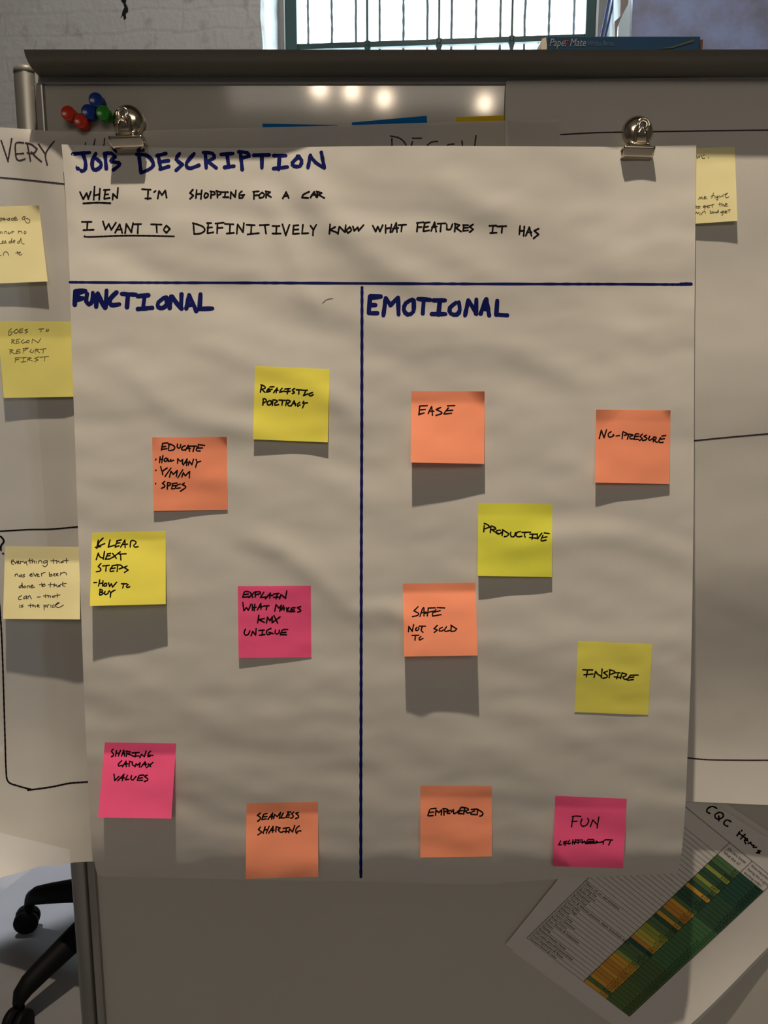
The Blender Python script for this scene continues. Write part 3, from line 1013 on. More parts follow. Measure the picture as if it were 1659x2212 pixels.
def note(surf, quad, liftL, liftR, m, label, group, text=None, org=None, s=9.217, wid=3.0, inkm='black_ink', strip=0.17, power=1.0, curl=(), sag=0.0):
    """quad tl tr br bl in photo pixels; lifts in mm at the lower corners; curl: (corner, size, mm)"""
    liftL, liftR = liftL * 0.85, liftR * 0.85

    def ex(u, v):
        u, v = max(-0.05, min(1.05, u)), max(-0.05, min(1.05, v))
        t = max(0.0, v - strip) / (1 - strip)
        e = 0.00035 + 0.001 * (liftL * (1 - u) + liftR * u) * (t ** power - sag * t * t)
        e += 0.0004 * noise.noise(Vector((u * 2.2 + quad[0][0], v * 3.1, quad[0][1]))) * sm(v / 0.3)
        for cu, cv, size, mm in curl:
            k = max(0.0, 1 - (abs(u - cu) + abs(v - cv)) / size)
            e += mm * 0.001 * k ** 1.6
        return max(e, 0.0003)

    bm = bmesh.new()
    n = 34
    g = []
    for j in range(n + 1):
        row = []
        for i in range(n + 1):
            u, v = i / n, j / n
            x = (1 - v) * ((1 - u) * quad[0][0] + u * quad[1][0]) + v * ((1 - u) * quad[3][0] + u * quad[2][0])
            y = (1 - v) * ((1 - u) * quad[0][1] + u * quad[1][1]) + v * ((1 - u) * quad[3][1] + u * quad[2][1])
            row.append(bm.verts.new(on(surf, x, y, ex(u, v))))
        g.append(row)
    for j in range(n):
        for i in range(n):
            bm.faces.new((g[j][i], g[j + 1][i], g[j + 1][i + 1], g[j][i + 1]))
    o = tag(obj('sticky_note', bm, M[m], None, True), label, 'sticky note', group)
    if text:
        def put(x, y):
            u, v = inv_bilinear(quad, x, y)
            return on(surf, x, y, ex(u, v) + 0.00012)
        ink('handwriting', parse(text, org[0], org[1], s), wid, put, M[inkm], o)
    return o


GM = 'sticky notes on the big chart'
GS = 'sticky notes on the charts behind'
note(d_main, [(551, 790.5), (712, 797.5), (708, 955.5), (546.5, 949)], 5.5, 6.5, 'yellow', 'yellow sticky note reading realistic portray, under the first heading', GM,
     '230,490 207,620;215,470 270,490 305,520 290,545 225,560;240,560 270,595 300,620;395,512 480,510;380,540 345,575 330,618 405,600;350,578 440,560;470,628 540,535 520,632;495,585 560,580;640,540 600,590 590,622 680,595;690,555 800,545;765,550 740,650;700,605 800,600;890,545 850,570 845,590 880,610 885,630 840,645;920,570 1035,575;975,575 970,655;1055,580 1140,580;1110,590 1075,670 1065,685 1160,650;1245,625 1190,645 1180,680 1215,692 1260,665;265,755 255,875;260,755 290,745 320,770 325,800 275,825;400,785 350,810 345,860 385,875 425,840 420,790;455,780 445,880;460,770 530,780 545,805 490,840 500,880 570,865;575,775 700,780;650,780 635,880;730,780 710,885;735,775 790,785 800,810 745,840 770,890 820,885;820,890 880,790 905,885;850,845 910,845;990,820 940,860 950,895 1000,870;1070,800 1050,840 1140,830;1085,840 1045,930', (540, 780), wid=3.1, strip=0.22)
note(d_main, [(328.5, 944.5), (490, 943.5), (491.5, 1101.5), (331.5, 1103.5)], 4.5, 1.2, 'orange', 'orange sticky note with a heading and three bulleted lines', GM,
     '290,255 265,390;285,255 390,245;280,325 350,315;265,375 375,360;415,275 405,395;400,265 480,285 530,330 510,380 430,400;585,270 580,330 610,350 640,330 650,275;740,300 690,320 665,365 690,390 740,380;740,400 800,290 825,410;770,355 840,355;830,310 960,310;920,315 895,415;1000,280 1125,295;1000,310 960,370 970,405 1035,405;980,350 1080,345;158,565 148,590;240,520 225,640;295,500 270,640;240,575 290,570;360,545 325,570 320,605 350,615 375,590 380,555;395,560 400,615 440,600 450,575 455,610 510,590;590,560 585,655;595,565 640,610 690,575 680,665;700,685 775,565 765,695;730,640 790,635;800,690 820,610 870,680 905,570;955,575 975,630;1045,610 975,640 945,730;158,785 152,795;250,720 270,800;380,745 290,810 290,880;455,745 335,915;425,925 455,810 500,870 580,795 560,915;690,780 590,940;670,925 700,840 740,900 825,815 820,940;150,1052 146,1062;335,1010 285,1050 330,1090 325,1120 265,1150;385,1040 380,1165;385,1035 440,1045 450,1075 395,1100;490,1055 465,1160;485,1055 580,1045;490,1100 540,1095;465,1160 530,1155;640,1065 580,1085 545,1120 560,1150 640,1140;720,1045 675,1075 745,1110 740,1140 645,1205', (320, 930), wid=3.0, curl=((1, 0, 0.16, 2.5), (0, 0, 0.16, 1.5)))
note(d_main, [(199, 1151), (358, 1147), (358, 1305), (194, 1309)], 24, 17, 'yellow', 'bright yellow sticky note with five written lines near the chart\'s left edge', GM,
     '205,245 180,395;300,205 220,290 200,370 335,315;145,390 255,375;175,410 190,370;440,240 405,385 535,345;590,255 540,385;570,265 665,240;560,310 640,300;540,385 620,360;650,385 735,245 740,390;690,335 790,325;850,270 840,385;845,275 890,250 950,275 955,310 910,350 935,385 1000,375;165,635 205,505 240,580 305,605;330,470 305,625;390,530 350,620;385,520 450,510;370,565 440,555;345,625 430,620;490,510 565,610;640,480 520,570 430,620;620,525 760,518;650,540 655,640;260,710 205,770 255,820 240,860 165,875;295,760 425,748;365,760 355,860;490,760 440,830 445,870 520,860;480,755 560,745;470,810 540,800;590,770 580,870;560,740 650,745 700,790 620,820;780,760 720,790 800,840 725,890;120,1092 175,1088;235,1040 210,1160;300,1055 290,1160;225,1110 300,1100;345,1105 315,1140 330,1165 370,1150 370,1110 345,1105;410,1095 430,1170 465,1115 490,1180 570,1085;665,1115 775,1115;715,1120 690,1200;800,1130 765,1165 785,1190 835,1170;240,1230 230,1330;240,1225 285,1240 290,1265 245,1280 300,1300 290,1325 235,1340;340,1270 325,1310 350,1330 400,1305 405,1270;425,1255 450,1290;540,1240 460,1290 445,1385', (190, 1140), wid=3.0, strip=0.12)
note(d_main, [(513.5, 1266), (671.5, 1265), (672.5, 1420), (515.5, 1422)], 4.2, 0.4, 'pink', 'deep pink sticky note with four written lines beside the blue middle line', GM,
     '300,215 215,215 180,325 290,315;205,270 290,260;330,225 380,330;420,215 300,330;430,225 425,320;420,220 520,215 530,250 440,275;600,220 530,325 640,320;630,350 730,240 715,340;680,290 780,285;790,260 900,245;870,250 840,355;790,325 900,320;910,355 940,270 1030,345 1055,195;180,430 200,590 250,530 290,580 345,460;375,470 370,585;420,460 405,590;375,530 450,520;470,575 540,445 540,565;500,525 570,510;590,500 700,490;665,495 645,570;815,600 840,470 900,540 950,480 915,600;950,580 990,490 1000,580;965,540 1010,540;1050,530 1060,610;1100,530 1060,565 1110,615;1220,530 1150,540 1130,610 1215,605;1145,575 1205,570;1330,510 1265,530 1330,575 1325,600 1270,620;500,680 475,835;610,745 500,770 610,825;650,840 670,720 720,790 770,710 760,830;800,690 875,840;920,715 770,825;230,960 205,1030 235,1080 290,1060 320,990;345,1090 375,1000 435,1080 445,950;500,985 610,975;575,985 560,1085;510,1080 620,1065;740,945 660,985 655,1050 700,1065 760,1030;700,1020 790,1050;830,975 820,1030 860,1055 900,1030 905,975;1075,965 970,975 925,1070 1050,1070;950,1030 1040,1020', (505, 1255), wid=3.1)
note(d_main, [(226.5, 1603.5), (380.5, 1606), (370, 1768.5), (211.5, 1766)], 30, 26, 'pink', 'bright pink sticky note with three written lines, tilted out above the chart\'s lower left corner', GM,
     '365,260 330,300 370,360 365,390 330,410;430,290 410,400;510,285 465,400;420,350 480,340;530,400 575,275 590,400;550,350 600,345;640,300 625,400;620,300 700,310 690,340 640,350 740,385;740,335 880,325;820,330 800,415;750,400 880,395;895,430 925,360 985,410 1020,300;1110,300 1060,350 1055,410 1100,400;1080,380 1155,385;535,490 465,560 475,595 545,580;550,610 620,500 625,605;580,560 660,550;690,510 680,600;685,500 750,520 740,545 770,590 800,590;800,610 820,550 850,580 900,530 885,620;920,615 1000,510 1010,600;950,570 1030,560;1060,550 1110,605;1155,525 1025,630;380,760 395,885 480,800;455,890 580,760 545,885;500,840 590,830;650,780 605,870 675,860;730,790 715,850 755,875 820,800;970,775 880,790 845,880 950,880;865,840 950,830;1045,775 985,800 1050,850 1045,880 985,905', (205, 1590), wid=3.0, strip=0.15, power=1.0)
note(d_main, [(532.5, 1735.5), (687, 1732), (687.5, 1894), (530.5, 1898.5)], 22, 20, 'orange', 'orange sticky note overhanging the chart\'s bottom edge', GM,
     '345,335 285,380 345,420 340,455 290,500;480,345 410,365 375,465 460,450;400,410 480,400;495,460 590,335 570,455;530,410 600,405;610,445 625,360 680,405 750,320 720,440;800,335 750,430 820,430;880,315 945,312;900,340 850,420 920,415;870,375 930,370;1010,315 965,345 1000,390 990,420 950,435;1105,320 1050,340 1105,390 1100,420 1045,445;350,610 305,660 375,715 295,770;440,610 400,740;520,600 460,740;420,670 490,660;510,735 600,600 585,720;550,680 620,675;660,610 650,710;660,605 740,630 700,665 740,715 790,710;800,640 920,620;865,630 850,725;795,700 910,700;910,725 930,650 985,710 1030,580;1120,590 1060,640 1050,710 1070,740 1090,695 1150,690', (525, 1720), wid=3.0, strip=0.15, power=1.0)
note(d_main, [(888.5, 845), (1047, 845.5), (1046, 1002), (887, 999)], 21, 13.5, 'orange', 'orange sticky note with one word and a folded top right corner', GM,
     '245,390 230,565;255,385 395,380;240,465 355,455;225,555 335,525;415,535 470,420 485,400 500,570;430,490 530,490;665,415 570,455 680,510 675,540 570,575;795,383 945,378;815,425 735,530 740,545 880,530;780,480 905,470', (880, 835), wid=3.1, strip=0.16, curl=((1, 0, 0.26, 5.0),))
note(d_main, [(1288, 885), (1448.5, 886.5), (1446, 1045.5), (1285, 1042.5)], 9.5, 4.5, 'orange', 'orange sticky note at the far right of the chart with one hyphenated word', GM,
     '180,665 220,500 275,650 325,490;415,530 360,570 365,620 400,640 470,605 460,590;515,615 580,605;645,555 635,670;655,530 720,560 740,580 680,605;765,580 740,680;760,575 840,590 850,605 790,625 800,670 870,670;970,575 900,580 875,680 960,680;895,625 960,620;1040,575 990,620 1040,670 980,705;1120,600 1070,620 1130,660 1110,690 1040,705;1185,620 1160,680 1190,700 1240,665;1265,640 1255,730;1260,635 1310,640 1310,670 1280,690 1310,735 1340,735;1425,615 1505,605;1400,650 1365,720 1390,745 1450,740;1385,680 1475,670', (1275, 875), wid=3.0, strip=0.15, curl=((0, 0, 0.38, 4.0), (1, 0, 0.14, 2.5)))
note(d_main, [(1033, 1087), (1193, 1089.5), (1192, 1246.5), (1032, 1244)], 11, 6.5, 'lime', 'lime green sticky note with one word sloping down', GM,
     '240,510 230,630;240,465 320,500 345,540 260,570;375,520 360,650;380,515 460,550 465,580 390,590 480,650 540,670;560,600 490,610 480,650 520,680 570,660 575,640;610,590 595,710;600,590 730,670 700,715 640,730;770,640 760,690 790,735 840,720 860,650;960,625 890,650 875,710 920,735 990,720;990,645 1165,640;1050,650 1040,700 1055,740;1150,680 1270,680;1205,690 1190,780;1140,745 1280,760;1295,670 1300,775 1385,660;1435,655 1535,670;1410,700 1370,790 1390,815 1475,795;1390,750 1490,735', (1020, 1080), wid=3.1, strip=0.16)
note(d_main, [(870, 1260.5), (1027, 1258.5), (1031.5, 1416), (873, 1418.5)], 21, 22, 'orange', 'orange sticky note with three written lines, left of and below the lime note', GM,
     '400,555 315,640 410,690 390,730 285,755;435,750 490,590 515,580 515,740;460,680 560,665;600,590 580,740;600,585 740,580;540,690 640,660 720,645;780,575 925,582;755,615 685,690 690,745 855,715;700,670 840,635;205,1055 215,950 280,1050 310,915;375,970 345,1010 365,1035 410,1010 410,970;420,945 545,945;480,950 460,1030 495,1065;780,930 715,995 780,1020 720,1070;880,970 820,1000 820,1040 880,1040 900,1020;965,955 925,1020 945,1050 1030,1030;1060,945 1050,1045;1050,925 1165,1000 1130,1040 1060,1050;275,1130 410,1125;345,1130 335,1225;455,1150 415,1190 430,1220 495,1190', (860, 1250), wid=2.9, strip=0.13, power=0.85)
note(d_main, [(1249, 1385), (1409, 1391.5), (1400, 1544.5), (1241, 1538)], 2.2, 1.2, 'straw', 'dull yellow sticky note with one word, lying flat near the chart\'s right edge', GM,
     '220,660 420,665;315,670 290,805;240,760 425,745;445,810 475,690 520,750 590,790;605,645 590,820;715,685 635,720 710,780 690,815 620,830;760,670 745,820;750,660 850,690 860,720 770,755;860,720 965,720;930,725 895,840;845,800 960,815;1000,730 970,835;1000,720 1090,750 1080,780 1020,800 1040,845 1110,845;1165,770 1325,765;1160,780 1105,860 1120,870 1225,855;1150,815 1240,805', (1235, 1375), wid=2.9, strip=0.1, sag=0.75)
note(d_main, [(908, 1697), (1062.5, 1698), (1062.5, 1850), (908, 1852.5)], 14, 15, 'orange', 'orange sticky note with one cramped word, right of the blue line near the bottom', GM,
     '260,545 225,650 240,665 330,660;285,525 390,515;245,600 340,590;375,655 385,550 440,600 500,545 490,650;540,520 545,655;525,520 600,530 630,560 550,590;680,555 620,580 610,620 660,615;690,590 730,545 740,625 800,600 850,550;870,520 830,620 920,625;880,500 960,505;860,565 930,560;960,520 935,630;900,495 1010,515 1030,545 970,570 1010,610 1060,600;1090,540 1200,530;1150,570 1085,600 1080,635 1180,640;1215,540 1205,645;1200,530 1300,590 1320,630 1290,665 1255,670', (900, 1690), wid=3.2, strip=0.16)
note(d_main, [(1199.5, 1719), (1354, 1725.5), (1346, 1876), (1194.5, 1871)], 12, 11, 'pink', 'pink sticky note with a crossed-out second line at the chart\'s lower right', GM,
     '440,555 410,750;425,545 500,530 595,540;415,640 520,635;620,590 595,660 610,720 650,735 720,700 755,620 730,580;785,745 835,610 920,700;955,550 920,770;195,1025 155,1105 215,1100;245,1055 320,1030;285,1050 280,1120;250,1085 320,1075;375,1010 340,1060 350,1090 390,1070;440,1005 430,1090;490,1000 470,1090;420,1055 500,1045;500,1010 590,1010;550,1020 540,1075;620,1000 630,1070 670,1030 690,1080 740,1000;740,1000 850,1000;700,1080 860,1070;760,1040 850,1040;850,1000 870,1075 930,1060;900,1030 960,1060 1020,1040;1040,1090 1070,1010 1230,1010;1190,1020 1150,1110;430,1060 640,1050 860,1060 1040,1050', (1190, 1705), wid=2.7, strip=0.15, curl=((0, 1, 0.3, -5.0),))

note(d_design, [(-80, 449), (84, 443.5), (103, 608), (-72, 615)], 8, 8.5, 'pale', 'pale yellow sticky note cut off by the photo\'s left edge, uppermost on the left', GS,
     '10,280 15,355;10,285 45,290 40,320 15,325;60,310 90,300 75,280 60,310 85,325 120,310;120,310 140,295;190,290 155,300 155,330 190,320 195,280 200,330;260,285 225,305 235,330 265,325;270,305 330,290 310,260 275,290 285,325 350,320;470,255 440,290 455,315 490,300 500,260 470,250;500,260 490,310 540,385 595,360 580,310 520,290;-20,565 0,570 10,595;10,560 40,560 45,595;90,595 95,550 130,555 140,595;175,560 165,590 195,595 210,570;245,540 240,595;215,565 280,555;365,535 370,590;370,560 420,545 440,590;490,550 475,580 495,600 520,575 505,545;0,795 40,790;40,770 70,750 60,735 40,765 50,790 90,780;95,770 115,745 100,735 95,780 130,780;215,740 175,760 185,785 220,770 235,690 235,785;250,765 300,745 285,720 260,755 290,785;400,735 350,760 350,785 390,775 415,685 440,790 485,800;0,1030 20,1030;65,1030 80,970 130,955 165,1000 165,1035;345,945 350,1000;310,980 390,965;410,960 370,1000 400,1025 440,1000', (0, 440), wid=1.35, inkm='grey_ink', strip=0.2, curl=((1, 0, 0.14, 2.0),))
note(d_design, [(-6, 694), (163, 695), (163, 857), (8, 859.5)], 8, 7, 'mustard', 'mustard yellow sticky note in pencil capitals, half under the chart\'s left edge', GS,
     '110,1370 80,1400 85,1435 110,1425 115,1400 90,1405;155,1375 130,1400 150,1415 180,1395 160,1375;190,1375 185,1410 220,1405;190,1375 220,1372;188,1392 215,1390;265,1375 235,1385 265,1400 240,1415;370,1375 420,1370;395,1372 390,1405;450,1375 440,1395 465,1390 465,1375;115,1475 110,1515;110,1475 140,1480 115,1495 145,1515;155,1475 155,1512 185,1505;155,1475 190,1470;155,1492 180,1490;225,1475 200,1495 215,1510 240,1500;265,1480 245,1500 270,1505 280,1485 262,1480;305,1510 310,1470 365,1505 390,1465;95,1570 95,1615;90,1570 125,1575 100,1590 140,1610;165,1575 150,1610 195,1600;160,1575 195,1568;155,1590 190,1588;225,1560 220,1605;220,1560 270,1555 230,1580;300,1565 285,1590 310,1600 325,1575;340,1565 335,1605;340,1565 370,1568 345,1580 380,1600;380,1570 440,1560;415,1565 410,1605;150,1650 145,1690;145,1650 195,1648;148,1668 180,1665;205,1650 250,1645;228,1650 222,1690;200,1690 245,1685;265,1650 260,1685;265,1648 300,1650 270,1665 310,1680;370,1640 330,1655 365,1670 330,1685;380,1645 465,1635;430,1640 425,1680', (0, 400), s=4.424, wid=1.35, inkm='grey_ink', strip=0.2)
note(d_design, [(11, 1180), (172, 1181.5), (173, 1338), (6.5, 1337)], 19, 24, 'pale', 'pale yellow sticky note with five lower-case lines inside the drawn box', GS,
     '220,410 270,390 260,360 230,380 230,440 270,450;285,395 310,440 340,385;345,420 375,410 370,385 345,415 355,440 390,435;405,440 405,390;405,405 440,390 455,400;470,390 490,430 520,390;520,400 540,470;590,340 600,430;560,385 640,375;640,350 640,430;640,400 680,380 690,430;720,390 725,430;765,430 765,390;765,400 800,375 830,395 835,430;930,380 870,390 870,430 930,410 940,380 940,460 890,500 850,470;1060,350 1070,435;1010,385 1120,380;1130,370 1130,430;1130,410 1170,385 1185,425;1260,390 1215,400 1215,425 1260,410;1320,330 1325,425;1250,385 1360,372;305,650 300,690;300,660 340,640 365,690;430,660 385,675 390,700 430,690 435,655 440,700;490,650 460,665 490,690 455,710;590,670 640,650 625,635 590,665 610,690 650,680;660,620 700,690 735,630;740,670 770,650 745,650 740,690 785,690;825,630 830,685;830,650 860,620 900,615;980,610 985,690;985,660 1030,645 1040,680 985,690;1070,660 1100,640 1075,635 1065,670 1100,685;1120,660 1155,640 1130,630 1120,670 1160,680;1200,670 1210,615;1210,640 1270,610 1320,630 1325,665;440,870 385,890 380,920 425,905 440,820 450,920;490,880 465,905 490,920 515,895 490,880;540,920 540,880;540,890 580,875 595,915;610,900 660,880 640,860 610,890 625,920 690,905;830,825 835,895;780,860 870,850;875,850 840,880 865,895 900,870 880,835;1010,815 1000,905;960,860 1090,850;1080,835 1075,900;1075,880 1120,860 1140,905;1200,865 1160,880 1165,900 1200,885;1250,800 1245,870 1290,890;1200,850 1320,830;430,1075 370,1110 375,1155 430,1150;520,1080 470,1110 475,1140 520,1120 530,1080 530,1140;555,1140 560,1090;560,1100 590,1070 625,1140;740,1105 805,1100;905,1050 905,1115;860,1085 960,1070;955,1060 960,1115;960,1090 1000,1075 1010,1115;1090,1075 1040,1090 1050,1110 1095,1095;1140,1030 1140,1110;1080,1075 1195,1060;395,1260 395,1310;460,1255 420,1275 460,1295 420,1310;605,1240 605,1310;560,1275 660,1265;655,1250 655,1300;655,1285 700,1270 705,1310;740,1285 780,1265 750,1255 735,1290 785,1305;875,1260 880,1355;875,1275 920,1260 920,1290 880,1300;945,1310 945,1265 980,1255;1010,1260 1015,1310;1080,1255 1040,1280 1050,1310 1090,1300;1100,1270 1180,1220 1150,1215 1095,1270 1140,1310 1200,1300 1265,1260', (0, 1170), wid=1.7, inkm='soft_ink', strip=0.2)
note(d_right, [(1432, 323), (1587, 317), (1593, 477), (1432, 488)], 3.5, 7, 'pale', 'pale yellow sticky note peeking out right of the chart\'s upper corner', GS,
     '230,340 240,390 270,350;280,380 300,330;330,335 350,390 395,385;360,330 385,320;465,380 475,370;270,1210 300,1160 310,1200 340,1160 345,1205;370,1190 420,1160 390,1150 375,1200 440,1195;570,1080 530,1190;515,1145 580,1130;600,1140 600,1190;660,1140 620,1160 640,1180 665,1150 650,1220 620,1215;690,1130 690,1165 730,1150 740,1120;750,1160 770,1110;790,1110 850,1085 800,1140 830,1180 875,1160;220,1340 225,1390;190,1360 270,1345;270,1350 245,1385 285,1385 300,1350 270,1345;400,1330 360,1350 375,1375 410,1345 390,1410;440,1360 480,1330 440,1340 450,1380 490,1370;540,1310 545,1370;370,1365 580,1310;690,1280 700,1350;670,1310 740,1295;735,1290 740,1350;740,1330 770,1310 780,1350;790,1335 845,1300 810,1290 795,1345 860,1345;190,1470 210,1490 230,1460 245,1500 275,1470;290,1520 300,1480;320,1520 350,1470 390,1440 410,1490;500,1430 505,1490;505,1465 545,1460 540,1490 500,1490;560,1450 565,1485 600,1460 605,1480;650,1450 620,1470 640,1485 665,1420 670,1475;760,1440 710,1470 740,1480 770,1440 750,1520 730,1520;790,1470 840,1450 800,1440 790,1480 840,1480;880,1410 880,1470;850,1425 910,1415', (1480, 300), s=9.268, wid=1.35, inkm='grey_ink', strip=0.2)

# ------------------------------------------------------------------ printed pages at the lower right
PQ = [(1405, 1647), (1801, 1901), (1402, 2267), (1091, 2037)]      # tl tr br bl


def page(quad, base, lift, label, nn=40):
    P = [hit_y(x, y, 0.0) for x, y in quad]
    bm = bmesh.new()
    g = []
    for j in range(nn + 1):
        row = []
        for i in range(nn + 1):
            u, v = i / nn, j / nn
            p = (P[0] * (1 - u) + P[1] * u) * (1 - v) + (P[3] * (1 - u) + P[2] * u) * v
            e = base + lift * max(0, (u - 0.80) / 0.20) ** 1.6 * (0.35 + 0.65 * sm((v - 0.25) / 0.5)) + 0.0002 * noise.noise(Vector((u * 3, v * 4, base * 900)))
            row.append(bm.verts.new((p.x, -e, p.z)))
        g.append(row)
    for j in range(nn):
        for i in range(nn):
            bm.faces.new((g[j][i], g[j + 1][i], g[j + 1][i + 1], g[j][i + 1]))
    o = obj('printed_page', bm, M['print'], None, True)
    return tag(o, label, 'printed sheet', 'printed pages under the chart corner')


page([(1428, 1641), (1812, 1897), (1418, 2283), (1106, 2053)], 0.0010, 0.005, 'blank white page peeking out behind the printed table')
pg = page(PQ, 0.0024, 0.011, 'white printed page with a green and amber ratings table, pinned askew')
TBL, TBR, TTR = hit_y(1137, 2023, 0), hit_y(1358, 2192, 0), hit_y(1646.7, 1922, 0)
UX = TBR - TBL
VY = TTR - TBR
NR = 42
UL, U2 = 0.549, 0.770
ulen, vlen = UX.length, VY.length


def tp(u, v, e=0.0):
    p = TBL + UX * u + VY * v
    return Vector((p.x, -(0.00275 + e), p.z))


def tq(bm, u0, u1, v0, v1, e, mi=0, nu=1):
    for k in range(nu):
        a, b = u0 + (u1 - u0) * k / nu, u0 + (u1 - u0) * (k + 1) / nu
        f = bm.faces.new([bm.verts.new(tp(x, y, e)) for x, y in ((a, v0), (b, v0), (b, v1), (a, v1))])
        f.material_index = mi
        f.normal_update()
        if f.normal.y > 0: f.normal_flip()


cellcol = {'A': (0.62, 0.33, 0.03), 'O': (0.55, 0.25, 0.03), 'Y': (0.48, 0.42, 0.05), 'L': (0.28, 0.33, 0.05), 'G': (0.075, 0.15, 0.055), 'D': (0.02, 0.075, 0.04), 'T': (0.006, 0.06, 0.055), 'M': (0.065, 0.17, 0.065)}
codes = 'MGDLDDLGDADDADGAOOGADGGLLYYOTGGGLAAOOAOOAGAO'
codes = codes[:12] + codes[13:] if len(codes) > NR else codes
while len(codes) < NR: codes = codes[:3] + 'D' + codes[3:]
codes = codes[:NR]
keys = list(cellcol)
cmats = [mat('print_' + k, c, 0.7, vary=0.06, vscale=80) for k, c in (('amber', cellcol['A']), ('orange', cellcol['O']), ('yellow', cellcol['Y']), ('olive', cellcol['L']), ('green', cellcol['G']), ('dark_green', cellcol['D']), ('teal', cellcol['T']), ('mid_green', cellcol['M']))]
for k in range(6):
    t = k / 5
    c = [a + (b - a) * t for a, b in zip((0.010, 0.062, 0.040), (0.075, 0.135, 0.035))]
    if k in (2, 3): c = [0.05, 0.15, 0.055]
    cmats.append(mat('print_green_ramp', tuple(c), 0.7, vary=0.06, vscale=80))
bm = bmesh.new()
for r in range(NR):                      # row 0 is the top one
    v1, v0 = 1 - r / NR, 1 - (r + 1) / NR
    tq(bm, UL, U2, v0, v1, 0.00005, keys.index(codes[r]))
    tq(bm, U2, 1.0, v0, v1, 0.00005, 8 + min(5, int(r / NR * 6)))
obj('table_cells', bm, cmats, pg)
bm = bmesh.new()
lw = 0.0011
for r in range(NR + 1):
    v = 1 - r / NR
    tq(bm, 0.0, 1.0, v - lw / 2 * 1.0, v + lw * 0.9, 0.0001)
for u in (0.0, UL, U2, 1.0):
    tq(bm, u - 0.0016, u + 0.0016, 0.0, 1.0, 0.0001)
HV = 1 + 3.7 / NR
for u in (0.0, UL, U2, 1.0): tq(bm, u - 0.0016, u + 0.0016, 1.0, HV, 0.0001)
tq(bm, 0.0, 1.0, HV - lw, HV + lw, 0.0001)
obj('table_lines', bm, M['black_ink'], pg)


def text_mesh(bm, body, size, fn, align='LEFT', shear=0.0, mi=0):
    cu = bpy.data.curves.new('t', 'FONT')
    cu.body = body
    cu.size = size
    cu.align_x = align
    cu.shear = shear
    cu.resolution_u = 2
    ob = bpy.data.objects.new('t', cu)
    COL.objects.link(ob)
    me = bpy.data.meshes.new_from_object(ob)
    base = [bm.verts.new(fn(v.co.x, v.co.y)) for v in me.vertices]
    for p in me.polygons:
        try:
            f = bm.faces.new([base[i] for i in p.vertices])
            f.material_index = mi
        except ValueError:
            pass
    bpy.data.objects.remove(ob)
    bpy.data.curves.remove(cu)
    bpy.data.meshes.remove(me)


rows = {0: 'Vacuum Hoses & Lines', 1: 'Front Suspension & Noise', 2: 'Oil Leaks (pre-drive/post-drive)', 3: 'Radiator/Heater Hoses', 4: 'Slipping', 5: 'Noises', 6: 'Rear Shocks & Suspension', 7: 'Brake Drums', 8: 'Clutch Operation', 9: 'Water Pump', 10: 'Exhaust', 11: 'Spark Plugs', 12: 'Fluid Leaks', 13: 'Tires & Wheels; pressure, depth, brand/axle match', 14: 'Brake Fluid', 15: 'Windshield', 16: 'Brake Rotors', 17: 'Cooling Fan', 18: 'Filters; oil, air, and emissions'}
bm = bmesh.new()
rh = vlen / NR
for r, s_ in rows.items():
    text_mesh(bm, s_, rh * 0.86, lambda x, y, r=r: tp(0.012 + x / ulen, (r + 0.24) / NR + y / vlen, 0.00015))
vals = ['9.1', '9.2', '9.375', '8.775', '9.4', '9.5', '8.875', '9.2', '9.5', '8.375', '9.3', '8.375', '9.4', '9.2', '7.75', '7.625', '7.875', '9.1', '8.45', '9.3', '9.2', '9.0', '8.975', '8.7', '8.55', '8.4', '7.85', '9.5', '9.1', '9.075', '9.1', '8.875', '8.075', '8.175', '7.475', '7.025', '8.05', '7.575', '7.275', '9.075', '8.175', '6.675']
for r in range(NR):
    text_mesh(bm, vals[r], rh * 0.86, lambda x, y, r=r: tp(U2 - 0.012 + x / ulen, 1 - (r + 0.78) / NR + y / vlen, 0.00015), 'RIGHT')
    text_mesh(bm, ['9.875', '9.75', '9.5', '9.275', '9.225', '9.075', '8.975'][min(6, r * 7 // NR)], rh * 0.86, lambda x, y, r=r: tp(0.985 + x / ulen, 1 - (r + 0.78) / NR + y / vlen, 0.00015), 'RIGHT')
for i, s_ in enumerate(('Do you know', 'what this is?')):
    text_mesh(bm, s_, rh * 0.95, lambda x, y, i=i: tp(UL + 0.025 + x / ulen, 1 + (2.2 - 1.15 * i) / NR + y / vlen, 0.00015))
for i, s_ in enumerate(('How important is', 'having this in good', 'working order?')):
    text_mesh(bm, s_, rh * 0.86, lambda x, y, i=i: tp(U2 + 0.02 + x / ulen, 1 + (2.6 - 1.1 * i) / NR + y / vlen, 0.00015))
for f in bm.faces:
    f.normal_update()
    if f.normal.y > 0: f.normal_flip()
obj('printed_text', bm, M['black_ink'], pg)
ink('handwriting', parse('860,190 790,160 720,190 700,240 750,270;900,250 830,290 840,340 890,360 960,320 950,270 900,250;890,310 890,385;1080,400 1020,370 970,410 980,450 1030,470;1215,560 1175,620;1250,535 1245,545;1300,600 1230,670;1220,590 1310,660;1290,690 1340,700 1330,660 1290,690 1310,740;1350,740 1390,720 1400,760 1440,770 1430,800 1480,800;1550,860 1500,850 1530,890 1480,885', 1430, 1720, 7.245), 3.2, lambda x, y: hit_y(x, y, -0.00285), M['black_ink'], pg)

# ------------------------------------------------------------------ magnetic bulldog clips


